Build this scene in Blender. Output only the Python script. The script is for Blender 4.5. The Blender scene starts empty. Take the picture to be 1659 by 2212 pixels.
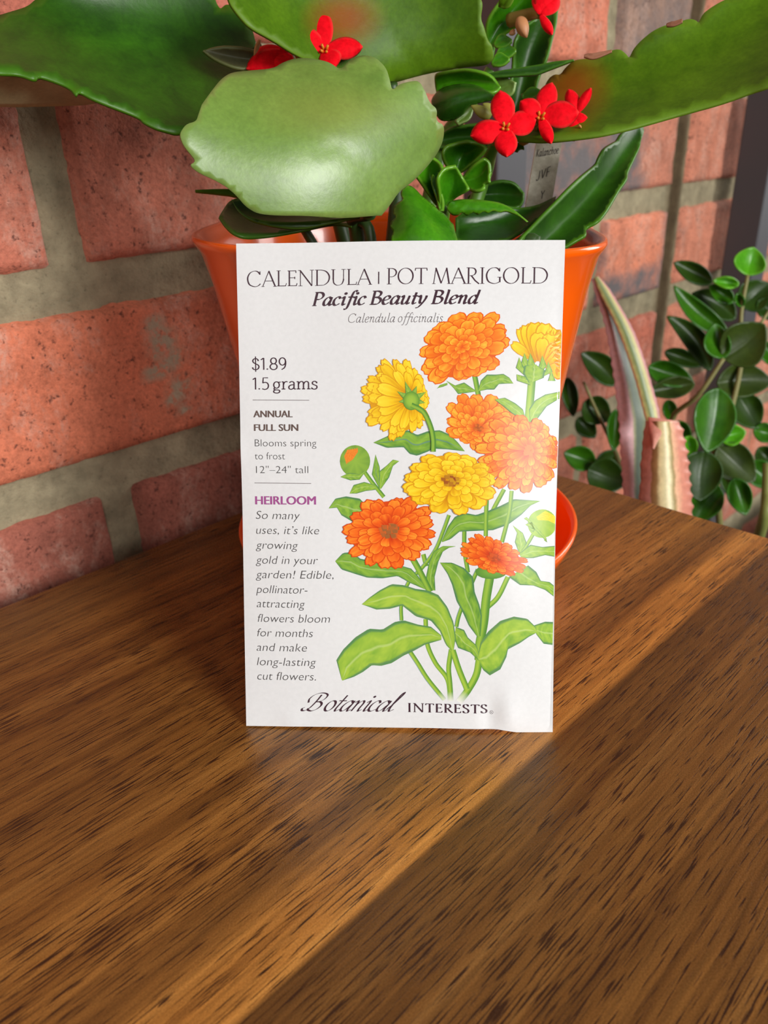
import bpy, math, random
import numpy as np
from math import sin, cos, pi, radians as RD
from mathutils import Vector as V, Matrix, noise as mnoise
from mathutils.geometry import delaunay_2d_cdt

# ------------------------------------------------------------------ camera
W, H, F = 1659.0, 2212.0, 1640.0
CAM = V((0, 0, .1422))
pt_, rl_ = RD(25.85), RD(-2.4)
fw = V((0, cos(pt_), -sin(pt_)))
u0 = V((0, sin(pt_), cos(pt_)))
x0 = V((1, 0, 0))
cxv = cos(rl_) * x0 + sin(rl_) * u0
cuv = -sin(rl_) * x0 + cos(rl_) * u0
SC = bpy.context.scene
COL = SC.collection
cd = bpy.data.cameras.new('camera')
cam = bpy.data.objects.new('camera', cd)
COL.objects.link(cam)
M = Matrix((cxv, cuv, -fw)).transposed().to_4x4()
M.translation = CAM
cam.matrix_world = M
cd.sensor_fit = 'VERTICAL'
cd.sensor_height = 24
cd.lens = 24 * F / H
cd.clip_start = .01
cd.dof.use_dof = True
cd.dof.focus_distance = .200
cd.dof.aperture_fstop = 13
SC.camera = cam

# ------------------------------------------------------------------ light
SC.view_settings.view_transform = 'Standard'
SC.view_settings.look = 'None'
SC.view_settings.gamma = 1
SC.view_settings.exposure = 0
wd = bpy.data.worlds.new('room_light')
SC.world = wd
wd.use_nodes = True
wd.node_tree.nodes['Background'].inputs[0].default_value = (.95, .93, .90, 1)
wd.node_tree.nodes['Background'].inputs[1].default_value = .10


def area(name, loc, target, sx, sy, power, col):
    l = bpy.data.lights.new(name, 'AREA')
    l.shape = 'RECTANGLE'
    l.size, l.size_y = sx, sy
    l.energy = power
    l.color = col
    o = bpy.data.objects.new(name, l)
    COL.objects.link(o)
    o.location = loc
    o.rotation_euler = (V(target) - V(loc)).to_track_quat('-Z', 'Y').to_euler()
    return o


area('window_daylight', (1.17, -.97, .68), (0, .2, .05), .56, .72, 35.5, (1, .995, .975))
area('second_window_daylight', (.37, -1.25, .50), (.02, .2, .06), .34, .42, 5.0, (1, .995, .98))
area('left_fill', (-.75, -1.05, .95), (0, .2, .05), 1.2, 1.1, 1.8, (1, .97, .93))  # added fill lamp that brightens the left side of the pot
area('side_window_daylight', (1.62, 1.02, .55), (.28, .52, .05), .7, .9, 12, (1, .985, .96))


# ------------------------------------------------------------------ helpers
def lin(c):
    def f(v):
        v /= 255.0
        return v / 12.92 if v <= .04045 else ((v + .055) / 1.055) ** 2.4
    return (f(c[0]), f(c[1]), f(c[2]), 1)


def mixc(a, b, t):
    t = max(0, min(1, t))
    return tuple(a[i] + (b[i] - a[i]) * t for i in range(len(a)))


def ray(px, py):
    return cxv * ((px - W / 2) / F) - cuv * ((py - H / 2) / F) + fw


def P3(px, py, zd):
    """the point seen at (px,py) at depth zd metres"""
    return CAM + ray(px, py) * zd


def onz(px, py, z=0):
    d = ray(px, py)
    return CAM + d * ((z - CAM.z) / d.z)


def mesh_obj(name, verts, faces, mat, parent=None, cols=None, smooth=True, attr='Col', mi=None, uv=None):
    me = bpy.data.meshes.new(name)
    me.from_pydata([tuple(v) for v in verts], [], faces)
    for m in (mat if isinstance(mat, (list, tuple)) else [mat]):
        me.materials.append(m)
    if cols:
        a = me.color_attributes.new(attr, 'FLOAT_COLOR', 'POINT')
        a.data.foreach_set('color', [c for q in cols for c in (tuple(q) + (1,))[:4]])
    if smooth:
        me.polygons.foreach_set('use_smooth', [True] * len(me.polygons))
    if mi:
        me.polygons.foreach_set('material_index', mi)
    me.update()
    o = bpy.data.objects.new(name, me)
    COL.objects.link(o)
    if parent:
        o.parent = parent
    return o


def tag(o, label=None, cat=None, group=None, kind=None):
    if label:
        o['label'] = label
    if cat:
        o['category'] = cat
    if group:
        o['group'] = group
    if kind:
        o['kind'] = kind
    return o


def empty(name, label, cat, loc=(0, 0, 0), group=None):
    o = bpy.data.objects.new(name, None)
    o.empty_display_size = .01
    COL.objects.link(o)
    o.location = loc
    return tag(o, label, cat, group)


def keep(child, parent):
    """parent without moving the child"""
    child.parent = parent
    child.matrix_parent_inverse = Matrix.Translation(-V(parent.location))
    return child


def mat_new(name):
    m = bpy.data.materials.new(name)
    m.use_nodes = True
    nt = m.node_tree
    return m, nt, nt.nodes['Principled BSDF']


def setp(b, **k):
    for n, v in k.items():
        n = n.replace('_', ' ')
        if n in b.inputs:
            b.inputs[n].default_value = v


def N(nt, t, **k):
    n = nt.nodes.new(t)
    for a, v in k.items():
        setattr(n, a, v)
    return n


def ramp(nt, stops, interp='LINEAR'):
    r = N(nt, 'ShaderNodeValToRGB')
    r.color_ramp.interpolation = interp
    e = r.color_ramp.elements
    while len(e) < len(stops):
        e.new(.5)
    for i, (p, c) in enumerate(stops):
        e[i].position = p
        e[i].color = c if len(c) == 4 else tuple(c) + (1,)
    return r


def g(v):
    return (v, v, v, 1)


def mixn(nt, blend, fac, a, b):
    n = N(nt, 'ShaderNodeMix', data_type='RGBA', blend_type=blend)
    for sock, v in ((n.inputs[0], fac), (n.inputs[6], a), (n.inputs[7], b)):
        if isinstance(v, (int, float)):
            sock.default_value = v
        elif isinstance(v, tuple):
            sock.default_value = v
        else:
            nt.links.new(v, sock)
    return n.outputs[2]


def noise_n(nt, vec, scale, detail=4, rough=.55, dist=0):
    n = N(nt, 'ShaderNodeTexNoise')
    n.inputs['Scale'].default_value = scale
    n.inputs['Detail'].default_value = detail
    n.inputs['Roughness'].default_value = rough
    n.inputs['Distortion'].default_value = dist
    nt.links.new(vec, n.inputs['Vector'])
    return n.outputs['Fac']


def mapping(nt, vec, scale=(1, 1, 1), loc=(0, 0, 0)):
    n = N(nt, 'ShaderNodeMapping')
    n.inputs['Scale'].default_value = scale
    n.inputs['Location'].default_value = loc
    nt.links.new(vec, n.inputs['Vector'])
    return n.outputs[0]


def bump(nt, b, h, strength, dist):
    n = N(nt, 'ShaderNodeBump')
    n.inputs['Strength'].default_value = strength
    n.inputs['Distance'].default_value = dist
    nt.links.new(h, n.inputs['Height'])
    nt.links.new(n.outputs[0], b.inputs['Normal'])


def simple(name, rgb, rough=.5, **k):
    m, nt, b = mat_new(name)
    setp(b, Base_Color=lin(rgb), Roughness=rough, **k)
    return m


def attr_mat(name, rough=.45, attr='Col', **k):
    m, nt, b = mat_new(name)
    a = N(nt, 'ShaderNodeAttribute', attribute_name=attr)
    nt.links.new(a.outputs['Color'], b.inputs['Base Color'])
    setp(b, Roughness=rough, **k)
    return m


# ------------------------------------------------------------------ materials
YW = RD(43.4)
DW = V((cos(YW), sin(YW), 0))          # along the wall
NW = V((-sin(YW), cos(YW), 0))         # towards the wall


def wood_mat():
    m, nt, b = mat_new('walnut')
    tc = N(nt, 'ShaderNodeTexCoord').outputs['Object']
    warp = noise_n(nt, mapping(nt, tc, (5, 16, 1)), 1.0, 3, .5)
    wv = N(nt, 'ShaderNodeVectorMath', operation='MULTIPLY_ADD')
    cmb = N(nt, 'ShaderNodeCombineXYZ')
    nt.links.new(warp, cmb.inputs[1])
    nt.links.new(cmb.outputs[0], wv.inputs[0])
    wv.inputs[1].default_value = (0, .012, 0)
    nt.links.new(tc, wv.inputs[2])
    vec = wv.outputs[0]
    # wide bands of tone across the grain, with glued strip edges
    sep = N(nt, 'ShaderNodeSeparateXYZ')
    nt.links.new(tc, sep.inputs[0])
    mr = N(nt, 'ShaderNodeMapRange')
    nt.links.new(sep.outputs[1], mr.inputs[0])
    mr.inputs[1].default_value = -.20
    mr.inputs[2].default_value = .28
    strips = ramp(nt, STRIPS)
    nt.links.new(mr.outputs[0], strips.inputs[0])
    streak = noise_n(nt, mapping(nt, vec, (3.0, 120, 1)), 1.0, 6, .66)
    rs = ramp(nt, [(.30, lin((92, 58, 24))), (.43, lin((142, 96, 42))), (.56, lin((168, 118, 56))), (.72, lin((190, 140, 74)))])
    nt.links.new(streak, rs.inputs[0])
    fine = noise_n(nt, mapping(nt, vec, (22, 800, 1), (3, 1, 0)), 1.0, 4, .6)
    rf = ramp(nt, [(.3, g(.62)), (.6, g(1.06))])
    nt.links.new(fine, rf.inputs[0])
    c = mixn(nt, 'MULTIPLY', 1.0, rs.outputs[0], rf.outputs[0])
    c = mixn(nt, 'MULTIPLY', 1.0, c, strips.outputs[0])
    # pores: short dark dashes along the grain, denser in the dark streaks
    po = noise_n(nt, mapping(nt, tc, (95, 2100, 1)), 1.0, 2, .5, .0)
    dens = noise_n(nt, mapping(nt, vec, (6, 60, 1), (9, 4, 0)), 1.0, 3, .55)
    md = N(nt, 'ShaderNodeMath', operation='MULTIPLY_ADD')
    nt.links.new(dens, md.inputs[0])
    md.inputs[1].default_value = .34
    nt.links.new(po, md.inputs[2])
    rp = ramp(nt, [(.735, g(0)), (.80, g(1))])
    nt.links.new(md.outputs[0], rp.inputs[0])
    c = mixn(nt, 'MIX', rp.outputs[0], c, lin((52, 27, 10)))
    # fine speckled lacquer
    sp = noise_n(nt, tc, 2600, 1, .5)
    rsp = ramp(nt, [(.35, g(.86)), (.7, g(1.12))])
    nt.links.new(sp, rsp.inputs[0])
    c = mixn(nt, 'MULTIPLY', 1.0, c, rsp.outputs[0])
    nt.links.new(c, b.inputs['Base Color'])
    rr = ramp(nt, [(.3, g(.22)), (.7, g(.34))])
    nt.links.new(sp, rr.inputs[0])
    nt.links.new(rr.outputs[0], b.inputs['Roughness'])
    setp(b, Specular_IOR_Level=.5)
    inv = N(nt, 'ShaderNodeMath', operation='MULTIPLY_ADD')
    nt.links.new(rp.outputs[0], inv.inputs[0])
    inv.inputs[1].default_value = -.5
    nt.links.new(sp, inv.inputs[2])
    bump(nt, b, inv.outputs[0], .3, .0002)
    return m


# glued strip tones, front -> back edge; pale ones include painted warm packet reflection
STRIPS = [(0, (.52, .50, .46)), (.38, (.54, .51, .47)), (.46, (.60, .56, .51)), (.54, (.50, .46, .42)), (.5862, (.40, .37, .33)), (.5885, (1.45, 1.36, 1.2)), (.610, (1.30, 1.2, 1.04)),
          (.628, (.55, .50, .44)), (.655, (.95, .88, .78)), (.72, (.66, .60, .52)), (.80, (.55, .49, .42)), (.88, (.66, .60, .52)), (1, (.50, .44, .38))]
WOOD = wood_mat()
WOOD_EDGE = simple('walnut_edge', (60, 34, 18), .5)
BLACK = simple('grey_metal', (70, 69, 73), .5)
GREYM = simple('dark_grey_metal', (62, 63, 68), .38)
SOIL = simple('potting_soil', (38, 26, 18), .9)
TERRA = simple('terracotta', (120, 66, 44), .7)
DARKPOT = simple('dark_brown_glaze', (48, 30, 26), .3)


def brick_mat():
    m, nt, b = mat_new('brick')
    geo = N(nt, 'ShaderNodeNewGeometry').outputs['Position']
    a = N(nt, 'ShaderNodeAttribute', attribute_name='Col')
    n1 = noise_n(nt, geo, 38, 6, .62)
    r1 = ramp(nt, [(.3, g(.66)), (.5, g(.98)), (.75, g(1.22))])
    nt.links.new(n1, r1.inputs[0])
    c = mixn(nt, 'MULTIPLY', 1.0, a.outputs['Color'], r1.outputs[0])
    n6 = noise_n(nt, geo, 640, 4, .75)
    r6_ = ramp(nt, [(.3, g(.72)), (.5, g(1)), (.7, g(1.25))])
    nt.links.new(n6, r6_.inputs[0])
    c = mixn(nt, 'MULTIPLY', 1.0, c, r6_.outputs[0])
    n2 = noise_n(nt, mapping(nt, geo, (1.5, 1.5, .8)), 30, 8, .74, .4)
    r2 = ramp(nt, [(.48, g(0)), (.58, g(.42)), (.76, g(.8))])
    nt.links.new(n2, r2.inputs[0])
    n2b = noise_n(nt, geo, 420, 4, .7)
    r2b = ramp(nt, [(.4, g(.2)), (.6, g(1))])
    nt.links.new(n2b, r2b.inputs[0])
    c = mixn(nt, 'MIX', mixn(nt, 'MULTIPLY', 1.0, r2.outputs[0], r2b.outputs[0]), c, lin((206, 170, 152)))
    n3 = noise_n(nt, geo, 380, 5, .7)
    r3 = ramp(nt, [(.34, g(.85)), (.43, g(0))])
    nt.links.new(n3, r3.inputs[0])
    c = mixn(nt, 'MIX', r3.outputs[0], c, lin((84, 46, 38)))
    # bluish kiln burn, stored in the alpha-like second attribute
    bl = N(nt, 'ShaderNodeAttribute', attribute_name='Burn')
    n4 = noise_n(nt, geo, 60, 5, .65)
    ad = N(nt, 'ShaderNodeMath', operation='MULTIPLY_ADD')
    nt.links.new(n4, ad.inputs[0])
    ad.inputs[1].default_value = 2.2
    mb = N(nt, 'ShaderNodeMath', operation='MULTIPLY_ADD')
    nt.links.new(bl.outputs['Fac'], mb.inputs[0])
    mb.inputs[1].default_value = 1.3
    mb.inputs[2].default_value = -1.45
    nt.links.new(mb.outputs[0], ad.inputs[2])
    cl = N(nt, 'ShaderNodeClamp')
    nt.links.new(ad.outputs[0], cl.inputs[0])
    c = mixn(nt, 'MIX', cl.outputs[0], c, lin((104, 98, 98)))
    sm = N(nt, 'ShaderNodeAttribute', attribute_name='Smear')
    ms = N(nt, 'ShaderNodeMath', operation='MULTIPLY')
    n5 = noise_n(nt, geo, 230, 4, .7)
    r5 = ramp(nt, [(.40, g(.1)), (.54, g(1.2))])
    nt.links.new(n5, r5.inputs[0])
    nt.links.new(sm.outputs['Fac'], ms.inputs[0])
    nt.links.new(r5.outputs[0], ms.inputs[1])
    c = mixn(nt, 'MIX', ms.outputs[0], c, lin((164, 146, 122)))
    nt.links.new(c, b.inputs['Base Color'])
    setp(b, Roughness=.8, Specular_IOR_Level=.25)
    bump(nt, b, n3, .55, .0016)
    return m


def mortar_mat():
    m, nt, b = mat_new('mortar')
    geo = N(nt, 'ShaderNodeNewGeometry').outputs['Position']
    n1 = noise_n(nt, geo, 70, 6, .7)
    r = ramp(nt, [(.25, lin((112, 104, 84))), (.5, lin((148, 138, 112))), (.8, lin((180, 169, 138)))])
    nt.links.new(n1, r.inputs[0])
    n2 = noise_n(nt, geo, 500, 4, .7)
    r2 = ramp(nt, [(.25, g(.55)), (.42, g(1))])
    nt.links.new(n2, r2.inputs[0])
    c = mixn(nt, 'MULTIPLY', 1.0, r.outputs[0], r2.outputs[0])
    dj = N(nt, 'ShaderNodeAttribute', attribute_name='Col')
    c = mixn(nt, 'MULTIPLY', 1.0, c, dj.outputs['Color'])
    nt.links.new(c, b.inputs['Base Color'])
    setp(b, Roughness=.95, Specular_IOR_Level=.1)
    bump(nt, b, n2, .6, .0015)
    return m


BRICK = brick_mat()
MORTAR = mortar_mat()

# ------------------------------------------------------------------ brick wall
WOFF = .285
PITCH, BH, LEN, JT = .0728, .0590, .2249, .0106
CJ0, CJ1 = .567, .586           # straight joint right of the pot


def WP(s, z, d=0):
    """point on the wall: s along it, z up, d out of it towards the room"""
    return DW * s + NW * (WOFF - d) + V((0, 0, z))


def build_wall():
    rnd = random.Random(4)
    vs, fs, cols, burn, mi = [], [], [], [], []
    base = [(196, 116, 90), (186, 106, 84), (200, 122, 98), (180, 102, 84), (190, 118, 98)]

    def brick(s0, s1, z0, z1, rgb, brn, res):
        nx = max(3, int((s1 - s0) / res))
        nz = max(3, int((z1 - z0) / res))
        o = len(vs)
        sd = rnd.random() * 50
        for j in range(nz + 1):
            for i in range(nx + 1):
                a, c = i / nx, j / nz
                s, z = s0 + (s1 - s0) * a, z0 + (z1 - z0) * c
                e = min(s - s0, s1 - s, z - z0, z1 - z)
                k = mnoise.noise(V((s * 60 + sd, z * 60, 0)))
                k2 = mnoise.noise(V((s * 190 + sd, z * 190, 3)))
                d = .0045 + .0012 * k + .0006 * k2
                q = min(1, e / .0042)
                d = d * (1 - (1 - q) ** 2.2) - .004 * (1 - q) ** 3
                wob = .0016 * k2 + .0014 * k
                if i in (0, nx):
                    s += wob
                if j in (0, nz):
                    z += wob
                vs.append(WP(s, z, d))
                cols.append(lin(rgb))
                burn.append(brn(s, z) if callable(brn) else brn)
        for j in range(nz):
            for i in range(nx):
                a = o + j * (nx + 1) + i
                fs.append((a, a + 1, a + nx + 2, a + nx + 1))
                mi.append(0)

    SMIN, SMAX = -1.6, 3.0
    for k in range(-12, 16):
        z0 = .0330 + PITCH * k
        z1 = z0 + BH
        first = (.2409 if k % 2 == 0 else .1228)
        edges = []
        s = first - 20 * (LEN + JT)
        while s < CJ0:
            a, b = max(s, SMIN), min(s + LEN, CJ0)
            if b - a > .02:
                edges.append((a, b))
            s += LEN + JT
        s = CJ1 + (0 if k % 2 else -.117)
        while s < SMAX:
            a, b = max(s, CJ1), min(s + LEN, SMAX)
            if b - a > .02:
                edges.append((a, b))
            s += LEN + JT
        for a, b in edges:
            near = -3 <= k <= 4 and b > -.05 and a < .9
            rgb = rnd.choice(base)
            br = rnd.choice([0, 0, .15, .3])
            if a < .56 and a > .25:
                if k == 2:
                    rgb, br = (142, 112, 96), .55
                elif k == 1:
                    rgb, br = (188, 120, 96), (lambda s, z: max(0, min(.95, (.535 - s) / .03)))
                elif k == 0:
                    rgb, br = (212, 130, 100), (lambda s, z: max(0, min(.95, max((s - .552) / .015, (.062 - z) / .014, (.49 - s) / .02))))
            elif a < .22:
                rgb = {1: (188, 112, 90), 0: (202, 116, 86), -1: (156, 92, 76)}.get(k, rgb)
                br = 0
            elif a > .575 and near:
                rgb = (204, 130, 104)
                br = .1
            brick(a, b, z0, z1, rgb, br, .0028 if near else .03)
    # mortar bed, gently uneven, with the dark brown straight joint
    o = len(vs)
    nx, nz = 300, 70
    S = [-1.6 + 1.55 * i / 20 for i in range(20)] + [-.05 + 1.0 * i / 240 for i in range(240)] + [.95 + 2.05 * i / 40 for i in range(41)]
    Z = [-.79 + .64 * i / 16 for i in range(16)] + [-.15 + .5 * i / 120 for i in range(120)] + [.35 + .74 * i / 16 for i in range(17)]
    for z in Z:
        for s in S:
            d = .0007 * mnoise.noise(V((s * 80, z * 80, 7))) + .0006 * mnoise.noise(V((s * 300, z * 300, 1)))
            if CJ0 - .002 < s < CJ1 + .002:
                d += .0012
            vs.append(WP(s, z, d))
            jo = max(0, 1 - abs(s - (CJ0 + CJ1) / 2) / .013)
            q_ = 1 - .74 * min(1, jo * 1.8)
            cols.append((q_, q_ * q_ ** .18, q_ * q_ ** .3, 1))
            burn.append(0)
    nS = len(S)
    for j in range(len(Z) - 1):
        for i in range(nS - 1):
            a = o + j * nS + i
            fs.append((a, a + 1, a + nS + 1, a + nS))
            mi.append(1)
    # thickness behind
    o = len(vs)
    for s, z, d in ((-1.6, -.79, -.02), (3, -.79, -.02), (3, 1.09, -.02), (-1.6, 1.09, -.02), (-1.6, -.79, -.12), (3, -.79, -.12), (3, 1.09, -.12), (-1.6, 1.09, -.12)):
        vs.append(WP(s, z, d))
        cols.append((1, 1, 1, 1))
        burn.append(0)
    for q in ((0, 1, 2, 3), (4, 7, 6, 5), (0, 4, 5, 1), (1, 5, 6, 2), (2, 6, 7, 3), (3, 7, 4, 0)):
        fs.append(tuple(o + i for i in q))
        mi.append(1)
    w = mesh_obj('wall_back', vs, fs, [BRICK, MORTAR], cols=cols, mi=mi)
    a = w.data.attributes.new('Burn', 'FLOAT', 'POINT')
    a.data.foreach_set('value', [float(x) for x in burn])
    tag(w, 'red brick wall with pale grey mortar behind the plants', None, None, 'structure')
    # old mortar smeared on the brick left of the pot
    line = []
    for px, py, r in ((335, 700, 14), (352, 735, 20), (378, 775, 16), (330, 806, 12), (352, 800, 13), (392, 838, 18), (372, 868, 10), (400, 885, 10), (340, 770, 9)):
        d = ray(px, py)
        q = CAM + d * ((WOFF - .005) / d.dot(NW))
        line.append((q.dot(DW), q.z, r / F * .35))
    sm = []
    for v in vs:
        v = V(v)
        sa, z = v.dot(DW), v.z
        m_ = 0
        if .05 < sa < .25 and .03 < z < .11:
            for a, b, r in line:
                m_ = max(m_, 1.6 - math.hypot((sa - a) / 1.25, z - b) / r)
        sm.append(max(0, min(1, m_)))
    a = w.data.attributes.new('Smear', 'FLOAT', 'POINT')
    a.data.foreach_set('value', sm)
    return w


build_wall()


# floor
fl = mesh_obj('floor', [(-2, -2, -.75), (3, -2, -.75), (3, 3, -.75), (-2, 3, -.75), (-2, -2, -.8), (3, -2, -.8), (3, 3, -.8), (-2, 3, -.8)],
              [(0, 1, 2, 3), (4, 7, 6, 5), (0, 4, 5, 1), (1, 5, 6, 2), (2, 6, 7, 3), (3, 7, 4, 0)], simple('dark_floor', (58, 44, 38), .6), smooth=False)
tag(fl, 'dark brown floor under the table', None, None, 'structure')


# ------------------------------------------------------------------ table
def box_verts(x0, x1, y0, y1, z0, z1):
    return [(x0, y0, z0), (x1, y0, z0), (x1, y1, z0), (x0, y1, z0), (x0, y0, z1), (x1, y0, z1), (x1, y1, z1), (x0, y1, z1)]


BOXF = [(0, 3, 2, 1), (4, 5, 6, 7), (0, 1, 5, 4), (1, 2, 6, 5), (2, 3, 7, 6), (3, 0, 4, 7)]


def box(name, x0, x1, y0, y1, z0, z1, mat, parent, bev=0):
    o = mesh_obj(name, box_verts(x0, x1, y0, y1, z0, z1), BOXF, mat, parent, smooth=False)
    if bev:
        b = o.modifiers.new('b', 'BEVEL')
        b.width = bev
        b.segments = 3
    return o


TS1, TN1 = .2835, .2605
tb = empty('table', 'dark walnut table with visible grain standing against the brick wall', 'table')
tb.rotation_euler = (0, 0, YW)
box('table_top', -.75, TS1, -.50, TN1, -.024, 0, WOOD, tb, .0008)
for sx, sy in ((-.72, -.47), (-.72, .21), (.235, -.47), (.235, .21)):
    box('leg', sx, sx + .03, sy, sy + .03, -.75, -.024, BLACK, tb, .001)

# ------------------------------------------------------------------ pot and saucer
ORANGE = simple('orange_glaze', (238, 92, 2), .2, Coat_Weight=.3, Coat_Roughness=.06)
SAUCER_C, POT_C = V((.0085, .258, 0)), V((.0095, .2675, 0))


def sup(a, n, rot):
    r = (abs(cos(a)) ** n + abs(sin(a)) ** n) ** (-1 / n)
    return r * cos(a + rot), r * sin(a + rot)


def lathe(name, prof, mat, parent, seg=128, nfun=None, rot=0, tilt=0, close=True):
    """prof: (radius, z, exponent) ; exponent 2 is round, more is squarer"""
    vs, fs = [], []
    for r, z, n in prof:
        for i in range(seg):
            a = 2 * pi * i / seg
            x, y = sup(a, n, rot)
            vs.append((r * x, r * y, z + tilt * r * x * (z / .117)))
    for j in range(len(prof) - 1):
        for i in range(seg):
            k = (i + 1) % seg
            fs.append((j * seg + i, j * seg + k, (j + 1) * seg + k, (j + 1) * seg + i))
    if close:
        fs.append(tuple(reversed(range(seg))))
        fs.append(tuple(range((len(prof) - 1) * seg, len(prof) * seg)))
    return mesh_obj(name, vs, fs, mat, parent)


sau = lathe('saucer', [(.046, 0, 2), (.050, .0004, 2), (.0565, .0045, 2), (.0605, .0105, 2), (.0625, .0150, 2), (.0628, .0164, 2), (.0622, .0172, 2), (.0612, .0170, 2),
                       (.0600, .0150, 2), (.0575, .0105, 2), (.0535, .0060, 2), (.0495, .0042, 2), (.02, .0038, 2)], ORANGE, None)
sau.location = SAUCER_C
tag(sau, 'round glossy orange saucer under the flower pot on the table', 'saucer')

pot = empty('flower_pot', 'tapered glossy orange ceramic pot behind the seed packet', 'flower pot', POT_C)
PR = -.08
prof = [(.030, .0046, 2), (.042, .0046, 2), (.0452, .0062, 2.05)]
for t in range(1, 13):
    q = t / 13
    prof.append((.0452 + (.0610 - .0452) * q ** .93, .0062 + .104 * q, 2.05 + .85 * q))
prof += [(.0620, .1125, 2.95), (.0634, .1148, 3), (.0640, .1160, 3), (.0638, .1170, 3), (.0630, .1173, 3), (.0616, .1166, 3), (.0600, .1130, 2.95), (.0575, .095, 2.85), (.0560, .086, 2.8), (.02, .0855, 2.4)]
lathe('pot_body', prof, ORANGE, pot, 160, None, PR, -.045)
so = []
sf = []
rn = random.Random(2)
for j in range(9):
    for i in range(48):
        a = 2 * pi * i / 48
        x, y = sup(a, 2.8, PR)
        r = .0558 * j / 8
        so.append((r * x, r * y, .0880 + .0016 * mnoise.noise(V((r * x * 160, r * y * 160, 1)))))
for j in range(8):
    for i in range(48):
        k = (i + 1) % 48
        sf.append((j * 48 + i, (j + 1) * 48 + i, (j + 1) * 48 + k, j * 48 + k))
tag(mesh_obj('soil', so, sf, SOIL, pot), 'dark potting soil')

# ------------------------------------------------------------------ seed packet
BL, BR = onz(532, 1568, .0004), onz(1195, 1584, .0004)
EX = (BR - BL).normalized()
NP = V((0, 0, 1)).cross(EX)            # horizontal, away from the camera
LEAN = RD(20.5)
UP = V((0, 0, 1)) * cos(LEAN) + NP * sin(LEAN)
PN = EX.cross(UP)
if PN.dot(CAM - BL) < 0:
    PN = -PN


def on_plane(px, py):
    d = ray(px, py)
    return CAM + d * ((BL - CAM).dot(PN) / d.dot(PN))


PH = .128
PWD = (BR - BL).length
LEFT = [(505, 300), (510, 526), (513, 650), (517, 800), (520, 960), (524, 1100), (528, 1350), (532, 1568), (533, 1650)]
RIGHT = [(1230, 300), (1222, 517), (1213, 790), (1205.5, 1005), (1201, 1150), (1198, 1350), (1196, 1500), (1195, 1585), (1194, 1650)]


def lerp_poly(pl, y):
    for (x0_, y0_), (x1_, y1_) in zip(pl, pl[1:]):
        if y <= y1_:
            t = (y - y0_) / (y1_ - y0_)
            return x0_ + (x1_ - x0_) * t
    return pl[-1][0]


def bulge(q):
    """how far the filled packet swells out, from plane coordinates"""
    r = q - BL
    a, b = r.dot(EX) / PWD, r.dot(UP) / PH
    a, b = max(0, min(1, a)), max(0, min(1, b))
    h = .0011 * (4 * a * (1 - a)) ** .7 * (4 * b * (1 - b)) ** .5
    h += .0006 * sin(a * 7 + 1) * sin(b * 5.5) * (a * (1 - a) * 4)
    h += .0006 * math.exp(-((a - .86) / .035) ** 2 - ((b - .035) / .05) ** 2) * (1 - math.exp(-b * 40))
    h -= .0005 * math.exp(-((a - .80) / .03) ** 2 - ((b - .03) / .04) ** 2)
    h += .00022 * math.exp(-((a - .15) / .035) ** 2 - ((b - .02) / .02) ** 2)
    h += .0002 * math.exp(-(a / .02) ** 2 - ((b - .59) / .03) ** 2)
    h -= .0012 * max(0, (a - .75) / .25) ** 2 * (1 - .5 * b)
    return h


LS = .4          # printed layers lie within a fraction of a millimetre


def pk(px, py, lift=0):
    q = on_plane(px, py)
    return q + PN * (bulge(q) + lift * LS)


def pkq(q, lift=0):
    return q + PN * (bulge(q) + lift * LS)


PAPER, ntp, bp = mat_new('packet_paper')
n1 = noise_n(ntp, N(ntp, 'ShaderNodeTexCoord').outputs['Object'], 900, 3, .6)
rpap = ramp(ntp, [(.3, lin((220, 221, 222))), (.7, lin((225, 226, 227)))])
ntp.links.new(n1, rpap.inputs[0])
ntp.links.new(rpap.outputs[0], bp.inputs['Base Color'])
setp(bp, Roughness=.21, Specular_IOR_Level=.5)
bump(ntp, bp, n1, .06, .0002)
INK = attr_mat('printed_ink', .21)
setp(INK.node_tree.nodes['Principled BSDF'], Specular_IOR_Level=.5)

PKT = empty('seed_packet', 'white paper seed packet with printed marigolds leaning against the orange pot', 'seed packet', BL + (BR - BL) * .5)
vs, fs = [], []
na, nb = 84, 120
for side in (0, 1):
    for j in range(nb + 1):
        for i in range(na + 1):
            a, b = i / na, j / nb
            yl, yr = 526 + (1568 - 526) * b, 517 + (1585 - 517) * b
            xl, xr = lerp_poly(LEFT, yl), lerp_poly(RIGHT, yr)
            x, y = xl + (xr - xl) * a, yl + (yr - yl) * a
            if b > .9:       # bottom edge dips past the crease
                y += (b - .9) / .1 * (-6 * (1 if a < .82 else max(0, 1 - (a - .82) / .06)) * min(1, a / .6))
            q = on_plane(x, y)
            e = min(a, 1 - a, b, 1 - b) * 12
            th = 0 if side == 0 else -(.0005 + .0012 * min(1, e))
            vs.append((pkq(q, 0) if side == 0 else q + PN * (bulge(q) * .4 + th)))
n0 = (na + 1) * (nb + 1)
for j in range(nb):
    for i in range(na):
        a = j * (na + 1) + i
        fs.append((a, a + na + 1, a + na + 2, a + 1))
        fs.append((n0 + a, n0 + a + 1, n0 + a + na + 2, n0 + a + na + 1))
rim = [i for i in range(na + 1)] + [j * (na + 1) + na for j in range(1, nb + 1)] + [nb * (na + 1) + i for i in range(na - 1, -1, -1)] + [j * (na + 1) for j in range(nb - 1, 0, -1)]
for i in range(len(rim)):
    a, b = rim[i], rim[(i + 1) % len(rim)]
    fs.append((a, b, n0 + b, n0 + a))
env = keep(mesh_obj('envelope', vs, fs, PAPER), PKT)
mod = env.modifiers.new('es', 'EDGE_SPLIT')
mod.split_angle = RD(50)


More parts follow.
